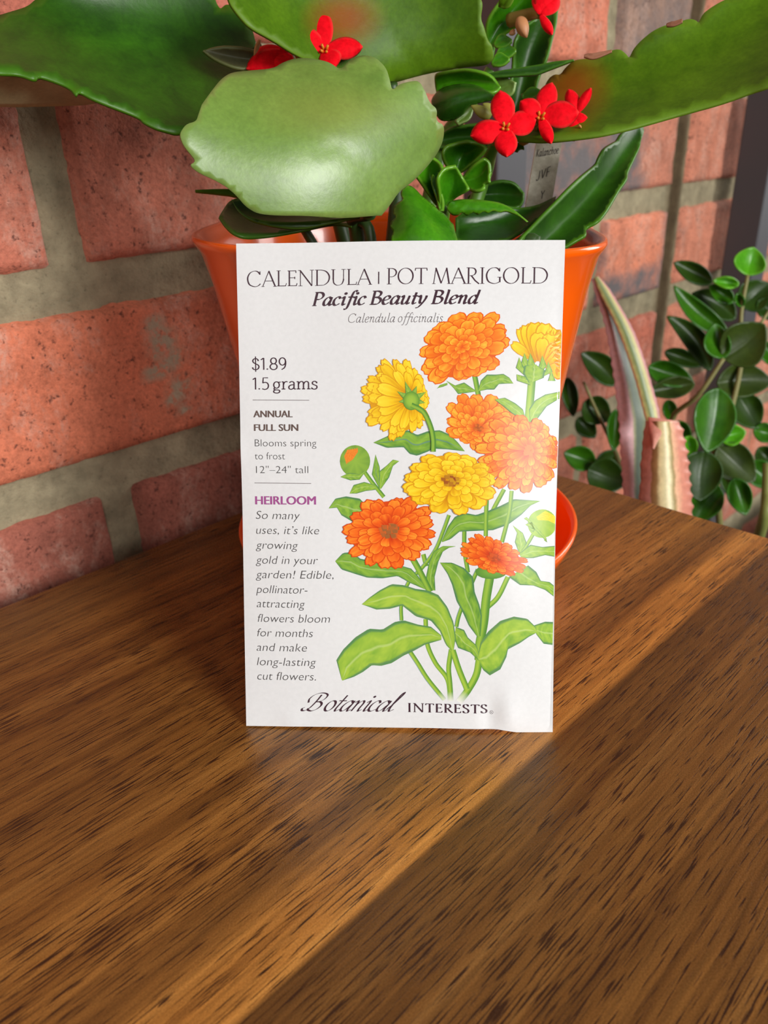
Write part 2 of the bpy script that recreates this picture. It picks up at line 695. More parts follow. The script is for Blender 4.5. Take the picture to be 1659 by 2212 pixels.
class Ink:
    """collects flat printed shapes on the face of the packet"""

    def __init__(self):
        self.v, self.f, self.c = [], [], []

    def quadstrip(self, A, B, cols, lift, q=False):
        o = len(self.v)
        for a, b, c in zip(A, B, cols):
            for p in (a, b):
                self.v.append(pkq(p, lift) if q else pk(p[0], p[1], lift))
                self.c.append(c)
        for i in range(len(A) - 1):
            self.f.append((o + 2 * i, o + 2 * i + 1, o + 2 * i + 3, o + 2 * i + 2))

    def grid(self, rows, cols, lift):
        o = len(self.v)
        m = len(rows[0])
        for r, cr in zip(rows, cols):
            for p, c in zip(r, cr):
                x = min(p[0], lerp_poly(RIGHT, p[1]) - 1.2)
                self.v.append(pk(x, p[1], lift))
                self.c.append(c)
        for j in range(len(rows) - 1):
            for i in range(m - 1):
                a = o + j * m + i
                self.f.append((a, a + 1, a + m + 1, a + m))

    def build(self, name, label=None):
        o = keep(mesh_obj(name, self.v, self.f, INK, None, self.c, smooth=False), PKT)
        if label:
            o['label'] = label
        return o


def resample(pl, n):
    pl = [V((p[0], p[1], p[2] if len(p) > 2 else 0)) for p in pl]
    L = [0]
    for a, b in zip(pl, pl[1:]):
        L.append(L[-1] + (b - a).length)
    out = []
    k = 0
    for i in range(n):
        d = L[-1] * i / (n - 1)
        while k < len(pl) - 2 and L[k + 1] < d:
            k += 1
        s = L[k + 1] - L[k]
        out.append(pl[k].lerp(pl[k + 1], 0 if s == 0 else min(1, (d - L[k]) / s)))
    return out


def catmull(pts, per=8, closed=False):
    P = [V((p[0], p[1], 0)) for p in pts]
    if closed:
        P = [P[-1]] + P + [P[0], P[1]]
    else:
        P = [P[0] * 2 - P[1]] + P + [P[-1] * 2 - P[-2]]
    out = []
    for i in range(1, len(P) - 2):
        for k in range(per):
            t = k / per
            a, b, c, d = P[i - 1], P[i], P[i + 1], P[i + 2]
            out.append(.5 * ((2 * b) + (c - a) * t + (2 * a - 5 * b + 4 * c - d) * t * t + (3 * b - a - 3 * c + d) * t ** 3))
    out.append(P[-2].copy())
    return out


# ---- drawn lettering: pen strokes per letter (cap height 1, x-height .62)
CAPS = {
    'C': (.86, [('c', [(.76, .79), (.64, .95), (.45, 1), (.2, .9), (.05, .65), (.04, .38), (.15, .12), (.42, 0), (.64, .04), (.79, .18)]), ('l', [(.765, .98), (.765, .76)], .6)]),
    'A': (.80, [('l', [(.03, 0), (.4, 1)], .6), ('l', [(.39, 1), (.77, 0)]), ('l', [(.16, .35), (.63, .35)]), ('s', -.05, .13, 0), ('s', .65, .86, 0)]),
    'L': (.60, [('l', [(.14, 1), (.14, 0)]), ('l', [(.05, .02), (.56, .02)], 1.2), ('l', [(.55, .0), (.60, .19)], .5), ('s', .02, .26, 1)]),
    'E': (.62, [('l', [(.14, 1), (.14, 0)]), ('l', [(.04, .98), (.52, .98)], 1.1), ('l', [(.52, 1), (.53, .84)], .6), ('l', [(.14, .53), (.46, .53)]), ('l', [(.46, .60), (.46, .45)], .6),
                ('l', [(.04, .02), (.55, .02)], 1.1), ('l', [(.55, 0), (.6, .18)], .6)]),
    'N': (.95, [('l', [(.14, 0), (.14, 1)], .55), ('l', [(.12, 1), (.82, -.01)]), ('l', [(.82, 0), (.82, 1)], .55), ('s', .02, .26, 0), ('s', .70, .94, 1), ('s', 0, .14, 1)]),
    'D': (.92, [('l', [(.14, 0), (.14, 1)]), ('c', [(.1, .985), (.4, .985), (.66, .9), (.83, .68), (.86, .46), (.78, .22), (.58, .05), (.38, .015), (.1, .015)]), ('s', .02, .2, 1), ('s', .02, .2, 0)]),
    'U': (.88, [('l', [(.14, 1), (.14, .36)]), ('c', [(.14, .38), (.17, .15), (.3, .02), (.46, 0), (.64, .08), (.73, .28), (.74, .4)], .85), ('l', [(.74, .38), (.74, 1)], .55), ('s', .02, .26, 1), ('s', .62, .86, 1)]),
    'I': (.34, [('l', [(.16, 1), (.16, 0)]), ('s', .04, .28, 1), ('s', .04, .28, 0)]),
    '|': (.30, [('l', [(.14, .80), (.14, .02)], .8)]),
    'P': (.60, [('l', [(.14, 1), (.14, 0)]), ('c', [(.1, .985), (.32, .985), (.48, .92), (.56, .75), (.5, .57), (.36, .47), (.2, .46)]), ('s', .02, .2, 1), ('s', .02, .28, 0)]),
    'O': (.96, [('o', .46, .5, .42, .5)]),
    'T': (.70, [('l', [(.35, 1), (.35, 0)]), ('l', [(.02, .98), (.68, .98)], 1.1), ('l', [(.03, 1), (.01, .83)], .6), ('l', [(.67, 1), (.69, .83)], .6), ('s', .22, .48, 0)]),
    'M': (1.04, [('l', [(.07, 0), (.2, 1)], .55), ('l', [(.19, 1), (.5, .02)]), ('l', [(.5, .02), (.81, 1)], .55), ('l', [(.80, 1), (.95, 0)]), ('s', -.02, .17, 0), ('s', .84, 1.05, 0)]),
    'R': (.72, [('l', [(.14, 1), (.14, 0)]), ('c', [(.1, .985), (.34, .985), (.49, .92), (.55, .76), (.5, .6), (.36, .51), (.2, .5)]), ('l', [(.3, .5), (.5, .2), (.74, -.02)]), ('s', .02, .2, 1), ('s', .02, .28, 0)]),
    'G': (.92, [('c', [(.76, .79), (.64, .95), (.45, 1), (.2, .9), (.05, .65), (.04, .38), (.15, .12), (.42, 0), (.62, .03), (.78, .12)]), ('l', [(.765, .98), (.765, .76)], .6), ('l', [(.78, .40), (.78, .08)]), ('l', [(.64, .40), (.88, .40)], .8)]),
    'S': (.58, [('c', [(.47, .8), (.4, .95), (.26, 1), (.12, .94), (.07, .78), (.14, .63), (.33, .49), (.47, .35), (.49, .18), (.4, .03), (.25, 0), (.1, .06), (.05, .2)]), ('l', [(.48, .97), (.48, .76)], .5), ('l', [(.04, .24), (.04, .03)], .5)]),
    'B': (.66, [('l', [(.14, 1), (.14, 0)]), ('c', [(.08, .985), (.34, .985), (.5, .9), (.52, .74), (.42, .58), (.2, .53)]), ('c', [(.2, .53), (.44, .5), (.58, .38), (.58, .2), (.46, .04), (.3, .01), (.06, .015)]), ('s', .0, .2, 1), ('s', .0, .2, 0)]),
}
ITAL = {
    'a': (.55, [('c', [(.42, .5), (.32, .62), (.17, .55), (.05, .32), (.06, .08), (.17, 0), (.3, .1), (.41, .36)]), ('c', [(.46, .62), (.43, .35), (.40, .1), (.45, 0), (.56, .10)])]),
    'c': (.44, [('c', [(.4, .48), (.33, .61), (.2, .6), (.07, .42), (.05, .18), (.13, .02), (.27, .01), (.42, .13)])]),
    'd': (.57, [('c', [(.42, .5), (.32, .62), (.17, .55), (.05, .32), (.06, .08), (.17, 0), (.3, .1), (.41, .36)]), ('c', [(.50, 1.03), (.46, .6), (.41, .1), (.46, 0), (.57, .10)])]),
    'e': (.46, [('c', [(.06, .28), (.26, .33), (.41, .46), (.36, .6), (.22, .61), (.09, .45), (.05, .2), (.13, .02), (.27, .01), (.42, .13)])]),
    'f': (.34, [('c', [(.52, .98), (.44, 1.06), (.33, .98), (.26, .7), (.2, .25), (.15, -.12), (.07, -.31), (-.06, -.31)]), ('l', [(.06, .59), (.42, .59)])]),
    'i': (.29, [('c', [(.02, .5), (.13, .62), (.16, .5), (.13, .14), (.18, 0), (.3, .10)]), ('d', .19, .86)]),
    'l': (.29, [('c', [(.17, 1.03), (.15, .6), (.12, .12), (.18, 0), (.3, .10)]), ('l', [(.08, 1.02), (.18, 1.02)], .8)]),
    'n': (.58, [('c', [(.0, .5), (.1, .62), (.14, .48), (.10, 0)]), ('c', [(.12, .32), (.22, .53), (.35, .62), (.43, .5), (.40, .15), (.44, 0), (.56, .10)])]),
    'o': (.5, [('o', .24, .31, .20, .31)]),
    's': (.38, [('c', [(.33, .51), (.26, .61), (.14, .61), (.08, .49), (.14, .37), (.28, .26), (.32, .12), (.22, .01), (.1, 0), (.01, .10)])]),
    't': (.34, [('c', [(.2, .86), (.17, .5), (.13, .14), (.18, 0), (.33, .10)]), ('l', [(.03, .59), (.36, .59)])]),
    'u': (.58, [('c', [(.0, .5), (.1, .62), (.14, .48), (.1, .14), (.17, 0), (.3, .06), (.42, .3)]), ('c', [(.47, .62), (.43, .35), (.40, .1), (.45, 0), (.56, .10)])]),
    'y': (.53, [('c', [(.0, .5), (.1, .62), (.15, .45), (.15, .15), (.22, .02)]), ('c', [(.47, .62), (.44, .38), (.32, .06), (.14, -.24), (-.02, -.31)])]),
}
SLAB = {
    '$': (.60, [('c', [(.47, .74), (.42, .88), (.29, .95), (.15, .9), (.09, .76), (.15, .61), (.31, .5), (.47, .38), (.5, .22), (.41, .06), (.26, .02), (.12, .07), (.06, .22)]), ('l', [(.28, 1.13), (.28, -.16)], .8)]),
    '1': (.34, [('l', [(.03, .84), (.22, .99)]), ('l', [(.22, 1), (.22, 0)])]),
    '.': (.24, [('d', .11, .055)]),
    '8': (.60, [('o', .29, .74, .19, .25), ('o', .29, .25, .235, .25)]),
    '9': (.60, [('o', .28, .68, .21, .31), ('c', [(.5, .7), (.49, .4), (.4, .14), (.22, .0)])]),
    '5': (.56, [('l', [(.46, .98), (.13, .98), (.1, .53)]), ('c', [(.1, .55), (.26, .6), (.41, .53), (.48, .33), (.42, .1), (.24, 0), (.05, .06)])]),
    'g': (.56, [('o', .25, .37, .19, .27), ('l', [(.36, .60), (.54, .62)]), ('c', [(.12, .14), (.08, .02), (.2, -.04), (.4, -.06), (.47, -.17), (.38, -.29), (.2, -.31), (.06, -.23), (.08, -.1), (.2, -.04)])]),
    'r': (.44, [('l', [(.14, .64), (.14, 0)]), ('l', [(.02, .63), (.15, .63)]), ('l', [(.01, .02), (.27, .02)]), ('c', [(.14, .38), (.2, .56), (.32, .65), (.42, .62)])]),
    'a': (.54, [('c', [(.08, .56), (.24, .65), (.38, .58), (.4, .42), (.4, .1), (.44, .02), (.53, .02)]), ('c', [(.4, .38), (.2, .36), (.06, .24), (.07, .06), (.2, -.01), (.34, .07), (.4, .18)])]),
    'm': (.98, [('l', [(.14, .64), (.14, 0)]), ('l', [(.02, .63), (.15, .63)]), ('l', [(.01, .02), (.27, .02)]), ('c', [(.14, .4), (.22, .58), (.36, .65), (.47, .55), (.48, .35), (.48, 0)]), ('l', [(.38, .02), (.59, .02)]),
                ('c', [(.48, .4), (.56, .58), (.7, .65), (.81, .55), (.82, .35), (.82, 0)]), ('l', [(.72, .02), (.96, .02)])]),
    's': (.46, [('c', [(.37, .52), (.32, .62), (.2, .65), (.09, .57), (.1, .43), (.24, .34), (.37, .26), (.38, .1), (.28, 0), (.14, 0), (.04, .09)]), ('l', [(.38, .62), (.38, .48)], .8), ('l', [(.04, .14), (.04, -.01)], .8)]),
}
SCRIPT = dict(ITAL)
SCRIPT['B'] = (.95, [('c', [(.36, .98), (.33, .6), (.24, .22), (.1, .03), (-.06, .02), (-.12, .14), (-.03, .22)]),
                     ('c', [(-.02, .5), (-.1, .72), (.0, .95), (.24, 1.08), (.52, 1.06), (.68, .93), (.64, .7), (.46, .57), (.3, .55)], .8), ('c', [(.3, .55), (.56, .54), (.7, .36), (.62, .12), (.42, 0), (.22, .05), (.16, .16)])])
SCRIPT['l'] = (.34, [('c', [(.0, .12), (.14, .45), (.28, .95), (.27, 1.12), (.2, .98), (.13, .5), (.12, .12), (.2, 0), (.34, .12)])])
SCRIPT['t'] = (.36, [('c', [(.24, .95), (.18, .5), (.13, .14), (.19, 0), (.36, .13)]), ('l', [(.03, .62), (.4, .62)], .8)])


def lay(table, text, thick, thin, nib, shear=0, track=0, space=.32):
    """strokes of a line of drawn lettering as quads (A side, B side) in em units"""
    out, x = [], 0.0
    for ch in text:
        if ch == ' ':
            x += space
            continue
        adv, strokes = table[ch] if ch in table else (CAPS[ch] if ch in CAPS else ITAL[ch])
        for st in strokes:
            wf = 1
            if st[0] == 's':
                h = thin * .5
                y = st[3]
                A = [V((st[1], y - h, 0)), V((st[2], y - h, 0))]
                B = [V((st[1], y + h, 0)), V((st[2], y + h, 0))]
            elif st[0] == 'd':
                r = thick * .62
                A = [V((st[1] + r * cos(k * pi / 6), st[2] + r * sin(k * pi / 6), 0)) for k in range(7)]
                B = [V((st[1] + r * cos(k * pi / 6), st[2] - r * sin(k * pi / 6), 0)) for k in range(7)]
            else:
                if st[0] == 'o':
                    P = [V((st[1] + st[3] * cos(k * pi / 16), st[2] + st[4] * sin(k * pi / 16), 0)) for k in range(33)]
                elif st[0] == 'c':
                    P = catmull(st[1], 6)
                else:
                    P = [V((p[0], p[1], 0)) for p in st[1]]
                    if len(P) == 2:
                        P = [P[0].lerp(P[1], k / 4) for k in range(5)]
                if len(st) > 2 and st[0] in 'cl':
                    wf = st[2]
                A, B = [], []
                for k, p in enumerate(P):
                    t = (P[min(k + 1, len(P) - 1)] - P[max(k - 1, 0)])
                    if st[0] == 'o' and k in (0, len(P) - 1):
                        t = P[1] - P[-2]
                    t.normalize()
                    ang = math.atan2(t.y, t.x) - nib
                    w = (thin + (thick - thin) * abs(sin(ang)) ** 1.4) * wf * .5
                    n = V((-t.y, t.x, 0))
                    A.append(p - n * w)
                    B.append(p + n * w)
            f = lambda p: V((x + p.x + shear * p.y, p.y, 0))
            out.append(([f(p) for p in A], [f(p) for p in B]))
        x += adv + track
    return out


def place(ink, strokes, p0, p1, cap_px, col, lift=.00008):
    """put a line of strokes on the packet between two measured baseline ends"""
    xs = [p.x for s in strokes for p in s[0] + s[1]]
    a, b = min(xs), max(xs)
    q0, q1 = on_plane(*p0), on_plane(*p1)
    ex = (q1 - q0) / (b - a)
    up = PN.cross((q1 - q0).normalized())
    if up.dot(UP) < 0:
        up = -up
    hh = (on_plane(p0[0], p0[1] - cap_px) - q0).length
    for A, B in strokes:
        ink.quadstrip([q0 + ex * (p.x - a) + up * p.y * hh for p in A], [q0 + ex * (p.x - a) + up * p.y * hh for p in B], [col] * len(A), lift, True)


def sans(ink, text, p0, p1, cap_px, col, offset=0, shear=0, lift=.00008, bold=0):
    c = bpy.data.curves.new('t', 'FONT')
    c.body = text
    c.offset = offset
    c.shear = shear
    c.resolution_u = 4
    o = bpy.data.objects.new('t', c)
    COL.objects.link(o)
    bpy.context.view_layer.update()
    me = o.to_mesh()
    vv = [v.co.copy() for v in me.vertices]
    ff = [tuple(p.vertices) for p in me.polygons]
    o.to_mesh_clear()
    bpy.data.objects.remove(o)
    bpy.data.curves.remove(c)
    a, b = min(v.x for v in vv), max(v.x for v in vv)
    q0, q1 = on_plane(*p0), on_plane(*p1)
    ex = (q1 - q0) / (b - a)
    up = PN.cross((q1 - q0).normalized())
    if up.dot(UP) < 0:
        up = -up
    hh = (on_plane(p0[0], p0[1] - cap_px) - q0).length / .73
    for k in ((-1, 0, 1) if bold else (0,)):
        n = len(ink.v)
        for v in vv:
            ink.v.append(pkq(q0 + ex * (v.x - a) + EX * (k * bold) + up * v.y * hh, lift + abs(k) * 2e-6))
            ink.c.append(col)
        ink.f += [tuple(n + i for i in f) for f in ff]


R1 = lambda x, y: (500 + x / 2.242, 500 + y / 2.242)
R2 = lambda x, y: (500 + x / 2.242, 1050 + y / 2.242)
DARK, BROWN, TXT, PURPLE = lin((66, 44, 54)), lin((100, 82, 76)), lin((74, 70, 70)), lin((160, 82, 142))
ink = Ink()
place(ink, lay(CAPS, 'CALENDULA | POT MARIGOLD', .088, .034, RD(12), 0, .035, .26), R1(76, 268), R1(1533, 250), 33.5, DARK)
ink.build('title_lettering', 'large thin capitals of the title')
ink = Ink()
place(ink, lay(ITAL, 'Pacific Beauty Blend', .165, .06, RD(28), .2, .035, .26), R1(392, 361), R1(1208, 351), 28.5, DARK)
ink.build('variety_lettering', 'bold italic variety name')
ink = Ink()
place(ink, lay(ITAL, 'Calendula officinalis', .062, .05, RD(20), .2, .06, .26), R1(568, 444), R1(1025, 442), 19, lin((92, 82, 84)))
ink.build('species_lettering', 'small light italic species name')
ink = Ink()
place(ink, lay(SLAB, '$1.89', .094, .08, 0, 0, .01), R1(100, 671), R1(268, 669), 25.5, DARK)
place(ink, lay(SLAB, '1.5 grams', .094, .08, 0, 0, .02, .2), R1(103, 766), R1(420, 764), 25.5, DARK)
for y in (815, 1216):
    q = [R1(104 + (10 if y > 1000 else 0), y), R1(379 + (10 if y > 1000 else 0), y + 2)]
    rl = Ink()
    xs = [(q[0][0] + (q[1][0] - q[0][0]) * t / 12, q[0][1] + (q[1][1] - q[0][1]) * t / 12) for t in range(13)]
    rl.quadstrip(xs, [(a, b + 1.3) for a, b in xs], [lin((128, 120, 120))] * 13, .00012)
    rl.build('printed_rule')
ink.build('price_lettering', 'price and weight in slab letters')
ink = Ink()
sans(ink, 'ANNUAL', R1(109, 900), R1(297, 900), 15.2, BROWN, 0, bold=.00010)
sans(ink, 'FULL SUN', R1(112, 966), R1(325, 966), 15.2, BROWN, 0, bold=.00010)
sans(ink, 'Blooms spring', R1(115, 1041), R1(414, 1041), 16.4, TXT, -.014)
sans(ink, 'to frost', R1(115, 1104), R1(262, 1104), 16.4, TXT, -.014)
sans(ink, '12"\u201324" tall', R1(121, 1170), R1(375, 1170), 16.4, TXT, -.014)
ink.build('growing_lettering', 'short brown lines on growing season')
ink = Ink()
sans(ink, 'HEIRLOOM', R2(119, 88), R2(411, 88), 18.8, PURPLE, 0, bold=.00012)
ink.build('heirloom_lettering', 'purple bold capitals')
ink = Ink()
for t, xa, xb, y in (('So many', 120, 335, 158), ('uses, it\u2019s like', 122, 428, 230), ('growing', 120, 326, 302), ('gold in your', 120, 423, 374), ('garden! Edible,', 120, 497, 444), ('pollinator-', 122, 372, 516),
                     ('attracting', 125, 360, 585), ('flowers bloom', 130, 480, 656), ('for months', 127, 398, 726), ('and make', 124, 369, 796), ('long-lasting', 125, 413, 866), ('cut flowers.', 127, 411, 936)):
    sans(ink, t, R2(xa, y), R2(xb, y + 2), 18.6, TXT, -.013, .2)
ink.build('description_lettering', 'light italic paragraph down the left side')
ink = Ink()
place(ink, lay(SCRIPT, 'Botanical', .105, .026, RD(35), .62, -.02), R2(336, 1086), R2(848, 1089), 36, DARK)
place(ink, lay(CAPS, 'INTERESTS', .17, .055, RD(12), 0, .13), R2(856, 1091), R2(1240, 1099), 18.5, DARK)
rc = R2(1259, 1096)
for r0, r1 in ((3.3, 4.0),):
    ink.quadstrip([(rc[0] + r0 * cos(k * pi / 12), rc[1] + r0 * sin(k * pi / 12)) for k in range(25)], [(rc[0] + r1 * cos(k * pi / 12), rc[1] + r1 * sin(k * pi / 12)) for k in range(25)], [DARK] * 25, .00008)
sans(ink, 'R', (rc[0] - 1.5, rc[1] + 1.9), (rc[0] + 1.6, rc[1] + 1.9), 3.6, DARK)
ink.build('maker_lettering', 'script and small capitals along the bottom')

# ---- the printed marigold bouquet
Z = lambda x, y: (690 + x / 3.072, 650 + y / 3.072)
Z4 = lambda x, y: (690 + x / 3.072, 1050 + y / 3.072)
LG, MG, DG, BG = lin((172, 200, 72)), lin((124, 172, 60)), lin((62, 120, 52)), lin((92, 130, 130))
prnd = random.Random(11)


def print_leaf(ink, L, R, lift, light=.5, zf=Z4, blue=0, fade=0):
    n, m = 44, 19
    L, R = resample([zf(*p) for p in L], n), resample([zf(*p) for p in R], n)
    rows, cols, o1, oc = [], [], [], []
    sd = prnd.random() * 90
    lo, hi = mixc(DG, MG, light), mixc(MG, LG, light)
    for i in range(n):
        r, c, k = [], [], []
        for j in range(m):
            v = j / (m - 1)
            p = L[i].lerp(R[i], v)
            d = abs(v - .5) * 2
            vein = (.5 + .5 * sin(i * .72 - d * 5.5)) ** 2
            t = .30 * (1 - d ** 2) + .30 * vein + .42 * mnoise.noise(V((i * .22 + sd, v * 5, 1))) + .30 * mnoise.noise(V((i * .9 + sd, v * 17, 4))) + .20
            if (v > .55) != (sd > 45):
                t -= .16
            col = mixc(lo, hi, t * 1.25)
            if v < .42 and v > .06:
                col = mixc(col, hi, .3)
            if d < .07:
                col = mixc(col, mixc(hi, (1, 1, .7, 1), .25), .7) if not blue else mixc(col, BG, .8)
            if d > .88:
                col = mixc(col, mixc(DG, BG, .35), .75)
            r.append(p)
            c.append(mixc(col, (.93, .92, .91, 1), fade))
        rows.append(r)
        cols.append(c)
    ink.grid(rows, cols, lift)


def print_stem(ink, pts, w, lift, zf=Z4, light=.6, blue=0, fade_from=None):
    P = catmull([zf(*p) for p in pts], 6)
    w /= 3.072 * 2
    rows, cols = [], []
    for i, p in enumerate(P):
        t = (P[min(i + 1, len(P) - 1)] - P[max(i - 1, 0)]).normalized()
        n = V((-t.y, t.x, 0))
        rows.append([p - n * w, p - n * w * .55, p + n * w * .1, p + n * w * .6, p + n * w])
        a, b = mixc(DG, MG, light * .8), mixc(MG, LG, light)
        e = mixc(a, lin((100, 130, 190)), blue)
        c = [mixc(DG, a, .5), a, b, mixc(b, a, .3), e]
        if fade_from:
            f = max(0, min(1, (p.y - fade_from) / 22))
            c = [mixc(q, lin((236, 235, 232)), f) for q in c]
        cols.append(c)
    ink.grid(rows, cols, lift)


ORA = (lin((214, 74, 16)), lin((240, 124, 26)), lin((250, 186, 58)))
RED = (lin((200, 56, 14)), lin((236, 96, 24)), lin((246, 156, 48)))
YEL = (lin((206, 128, 14)), lin((238, 192, 22)), lin((252, 224, 60)))


def print_petal(ink, x, y, ang, r0, r1, w, pal, lift, tf, bright=.5, rag=.5):
    """a toothed petal with a darker drawn outline, coordinates in the flower's own disc"""
    for grow, dk in ((1.0, 1), (.86, 0)):
        rows, cols = [], []
        n, m = 7, 5
        sd = prnd.random() * 40
        for i in range(n):
            t = i / (n - 1)
            rr = r0 + (r1 - r0) * (.5 + (t - .5) * (1 if dk else .93))
            ww = w * (.42 + 1.05 * t ** .8 - .55 * max(0, t - .72) / .28 * .9) * grow
            r, c = [], []
            for j in range(m):
                v = j / (m - 1) - .5
                rj = rr
                if i == n - 1:
                    rj += (r1 - r0) * rag * .10 * (1 if j in (1, 3) else (.2 if j == 2 else -1.2))
                ca, sa = cos(ang), sin(ang)
                px, py = x + rj * ca - v * ww * sa, y + rj * sa + v * ww * ca
                r.append(V(tf(px, py) + (0,)))
                if dk:
                    c.append(mixc(pal[0], pal[1], .15 + .2 * t))
                else:
                    q = bright * .5 + t * .75 - .12 + .25 * mnoise.noise(V((j * 1.7 + sd, t * 2, 0)))
                    if j in (1, 3):
                        q -= .16
                    c.append(mixc(pal[0], pal[1], q * 2) if q < .5 else mixc(pal[1], pal[2], (q - .5) * 2))
            rows.append(r)
            cols.append(c)
        ink.grid(rows, cols, lift + (0 if dk else 1.2e-6))


def print_flower(ink, c, rx, ry, rot, pal, lift, eye=(0, 0), rings=((13, .50, 1.0), (13, .40, .87), (12, .30, .70), (10, .2, .52), (8, .1, .36)), eyecol=None, eyer=.14, zf=Z, dome=.0, clipw=1):
    """eye: offset of the heart inside the disc (seen at a slant)"""
    cr, sr = cos(RD(rot)), sin(RD(rot))

    def tf(x, y):
        d = math.hypot(x, y)
        k = max(0, 1 - d)
        X, Y = x * rx + eye[0] * k, y * ry + eye[1] * k
        return zf(c[0] + X * cr - Y * sr, c[1] + X * sr + Y * cr)
    o = [0]

    def up():
        o[0] += 1
        return lift + o[0] * 3.0e-6
    # backing disc so no paper shows between the petals
    rows = [[V(tf(f * .84 * cos(k * pi / 16), f * .84 * sin(k * pi / 16)) + (0,)) for k in range(33)] for f in (0, .35, .7, 1)]
    ink.grid(rows, [[mixc(pal[0], pal[1], .35)] * 33] * 4, lift)
    for ri, (n, r0, r1) in enumerate(rings):
        off = prnd.random() * 6
        order = list(range(n))
        prnd.shuffle(order)
        for k in order:
            a = (k + prnd.uniform(-.22, .22)) * 2 * pi / n + off
            q = r1 * prnd.uniform(.9, 1.06)
            print_petal(ink, 0, 0, a, r0 * .75, q, 2 * pi * q / n * prnd.uniform(.62, .82), pal, up(), tf, prnd.uniform(.15, .75))
    if eyecol:
        for k in range(34):
            a, r = prnd.random() * 6.28, eyer * math.sqrt(prnd.random())
            x, y, s = r * cos(a), r * sin(a), eyer * .3
            col = mixc(eyecol, pal[1], prnd.random() * .7)
            ink.grid([[V(tf(x - s, y - s) + (0,)), V(tf(x + s, y - s * .6) + (0,))], [V(tf(x - s * .7, y + s) + (0,)), V(tf(x + s * .8, y + s) + (0,))]], [[col] * 2] * 2, up())
    else:
        for k in range(9):
            a = k * 2.399
            print_petal(ink, 0, 0, a, .0, .20 - k * .006, .1, pal, up(), tf, .6, .2)


ink = Ink()
b0 = 5e-5
print_stem(ink, [(860, 190), (820, 300), (770, 420), (690, 530), (590, 640), (545, 780), (545, 890)], 26, b0, blue=.7)
print_stem(ink, [(600, 1095), (650, 1170), (720, 1280), (830, 1415)], 30, b0, light=.8, blue=.7, fade_from=1496)
print_stem(ink, [(705, 880), (715, 1040), (770, 1170), (850, 1280), (868, 1420)], 30, b0, light=.8, fade_from=1494)
print_stem(ink, [(875, 1080), (858, 1200), (866, 1300), (875, 1425)], 32, b0 + 3e-6, light=.7, fade_from=1494)
print_stem(ink, [(1060, 1150), (1040, 1250), (985, 1350), (925, 1430)], 46, b0 + 6e-6, light=.8, fade_from=1494)
print_stem(ink, [(965, 150), (962, 400), (985, 570)], 28, b0, light=.4)
print_stem(ink, [(1050, 550), (1010, 640), (930, 840), (908, 930)], 28, b0, light=.5, blue=.6)
print_stem(ink, [(1110, 70), (1105, 200), (1103, 330)], 28, b0 + 2.2e-5, light=.7)
print_stem(ink, [(1225, 20), (1160, 140), (1110, 250)], 28, b0 + 3e-6, light=.7)
print_stem(ink, [(1275, 30), (1258, 180), (1210, 370)], 28, b0 + 2.2e-5, light=.7)
print_stem(ink, [(690, 450), (710, 530)], 30, b0)
print_stem(ink, [(1250, 600), (1185, 730), (1115, 800)], 32, b0 + 6e-6, light=.8)
print_stem(ink, [(1130, 600), (1105, 750), (1090, 900), (1062, 1050), (1058, 1150)], 58, b0 + 8e-6, light=.55)
print_stem(ink, [(300, 1130), (350, 1200), (430, 1300)], 26, b0, zf=Z, light=.5)
print_stem(ink, [(1020, 450), (1042, 560), (1058, 650)], 34, b0 + 9e-6, zf=Z, light=.4)
print_stem(ink, [(1412, 500), (1400, 650), (1385, 810)], 52, b0, zf=Z, light=.9)
print_stem(ink, [(1430, 300), (1370, 400), (1325, 455)], 24, b0, light=.8)
ink.build('printed_stems')
ink = Ink()
b1 = 7e-5
print_leaf(ink, [(360, 940), (470, 890), (590, 858), (650, 890), (720, 865), (800, 858), (870, 890), (920, 940), (965, 998)], [(360, 940), (450, 975), (560, 970), (600, 1015), (650, 1027), (720, 1000), (760, 980), (850, 985), (965, 998)], b1, .3, Z, 1)
print_leaf(ink, [(840, 530), (900, 563), (960, 543), (1042, 600)], [(840, 530), (890, 580), (920, 620), (980, 612), (1042, 602)], b1, .4, Z)
print_leaf(ink, [(1052, 602), (1070, 530), (1110, 490), (1170, 490), (1220, 485), (1260, 510), (1287, 549)], [(1052, 602), (1110, 590), (1160, 590), (1190, 553), (1240, 550), (1287, 549)], b1, .5, Z)
print_leaf(ink, [(1400, 800), (1390, 720), (1430, 660), (1500, 620), (1600, 600)], [(1400, 805), (1450, 780), (1510, 700), (1600, 645)], b1, .85, Z)
print_leaf(ink, [(65, 1375), (110, 1310), (180, 1295), (270, 1310), (330, 1370)], [(65, 1375), (120, 1370), (150, 1420), (220, 1462), (310, 1440)], b1, .4, Z)
print_leaf(ink, [(400, 1245), (350, 1150), (375, 1018)], [(412, 1225), (402, 1100), (375, 1018)], b1, .4, Z, 1)
print_leaf(ink, [(400, 1245), (400, 1130), (450, 1090), (490, 1052), (532, 1062)], [(412, 1245), (465, 1170), (490, 1095), (532, 1062)], b1 + 3e-6, .6, Z)
print_leaf(ink, [(378, 1222), (300, 1200), (230, 1220), (203, 1277)], [(378, 1252), (310, 1260), (250, 1277), (203, 1277)], b1, .6, Z)
print_leaf(ink, [(108, 495), (160, 440), (220, 435), (275, 480), (400, 500), (520, 520), (610, 545), (660, 600), (725, 692)], [(108, 495), (150, 550), (240, 580), (320, 605), (420, 610), (520, 595), (600, 640), (705, 685)], b1, .3)
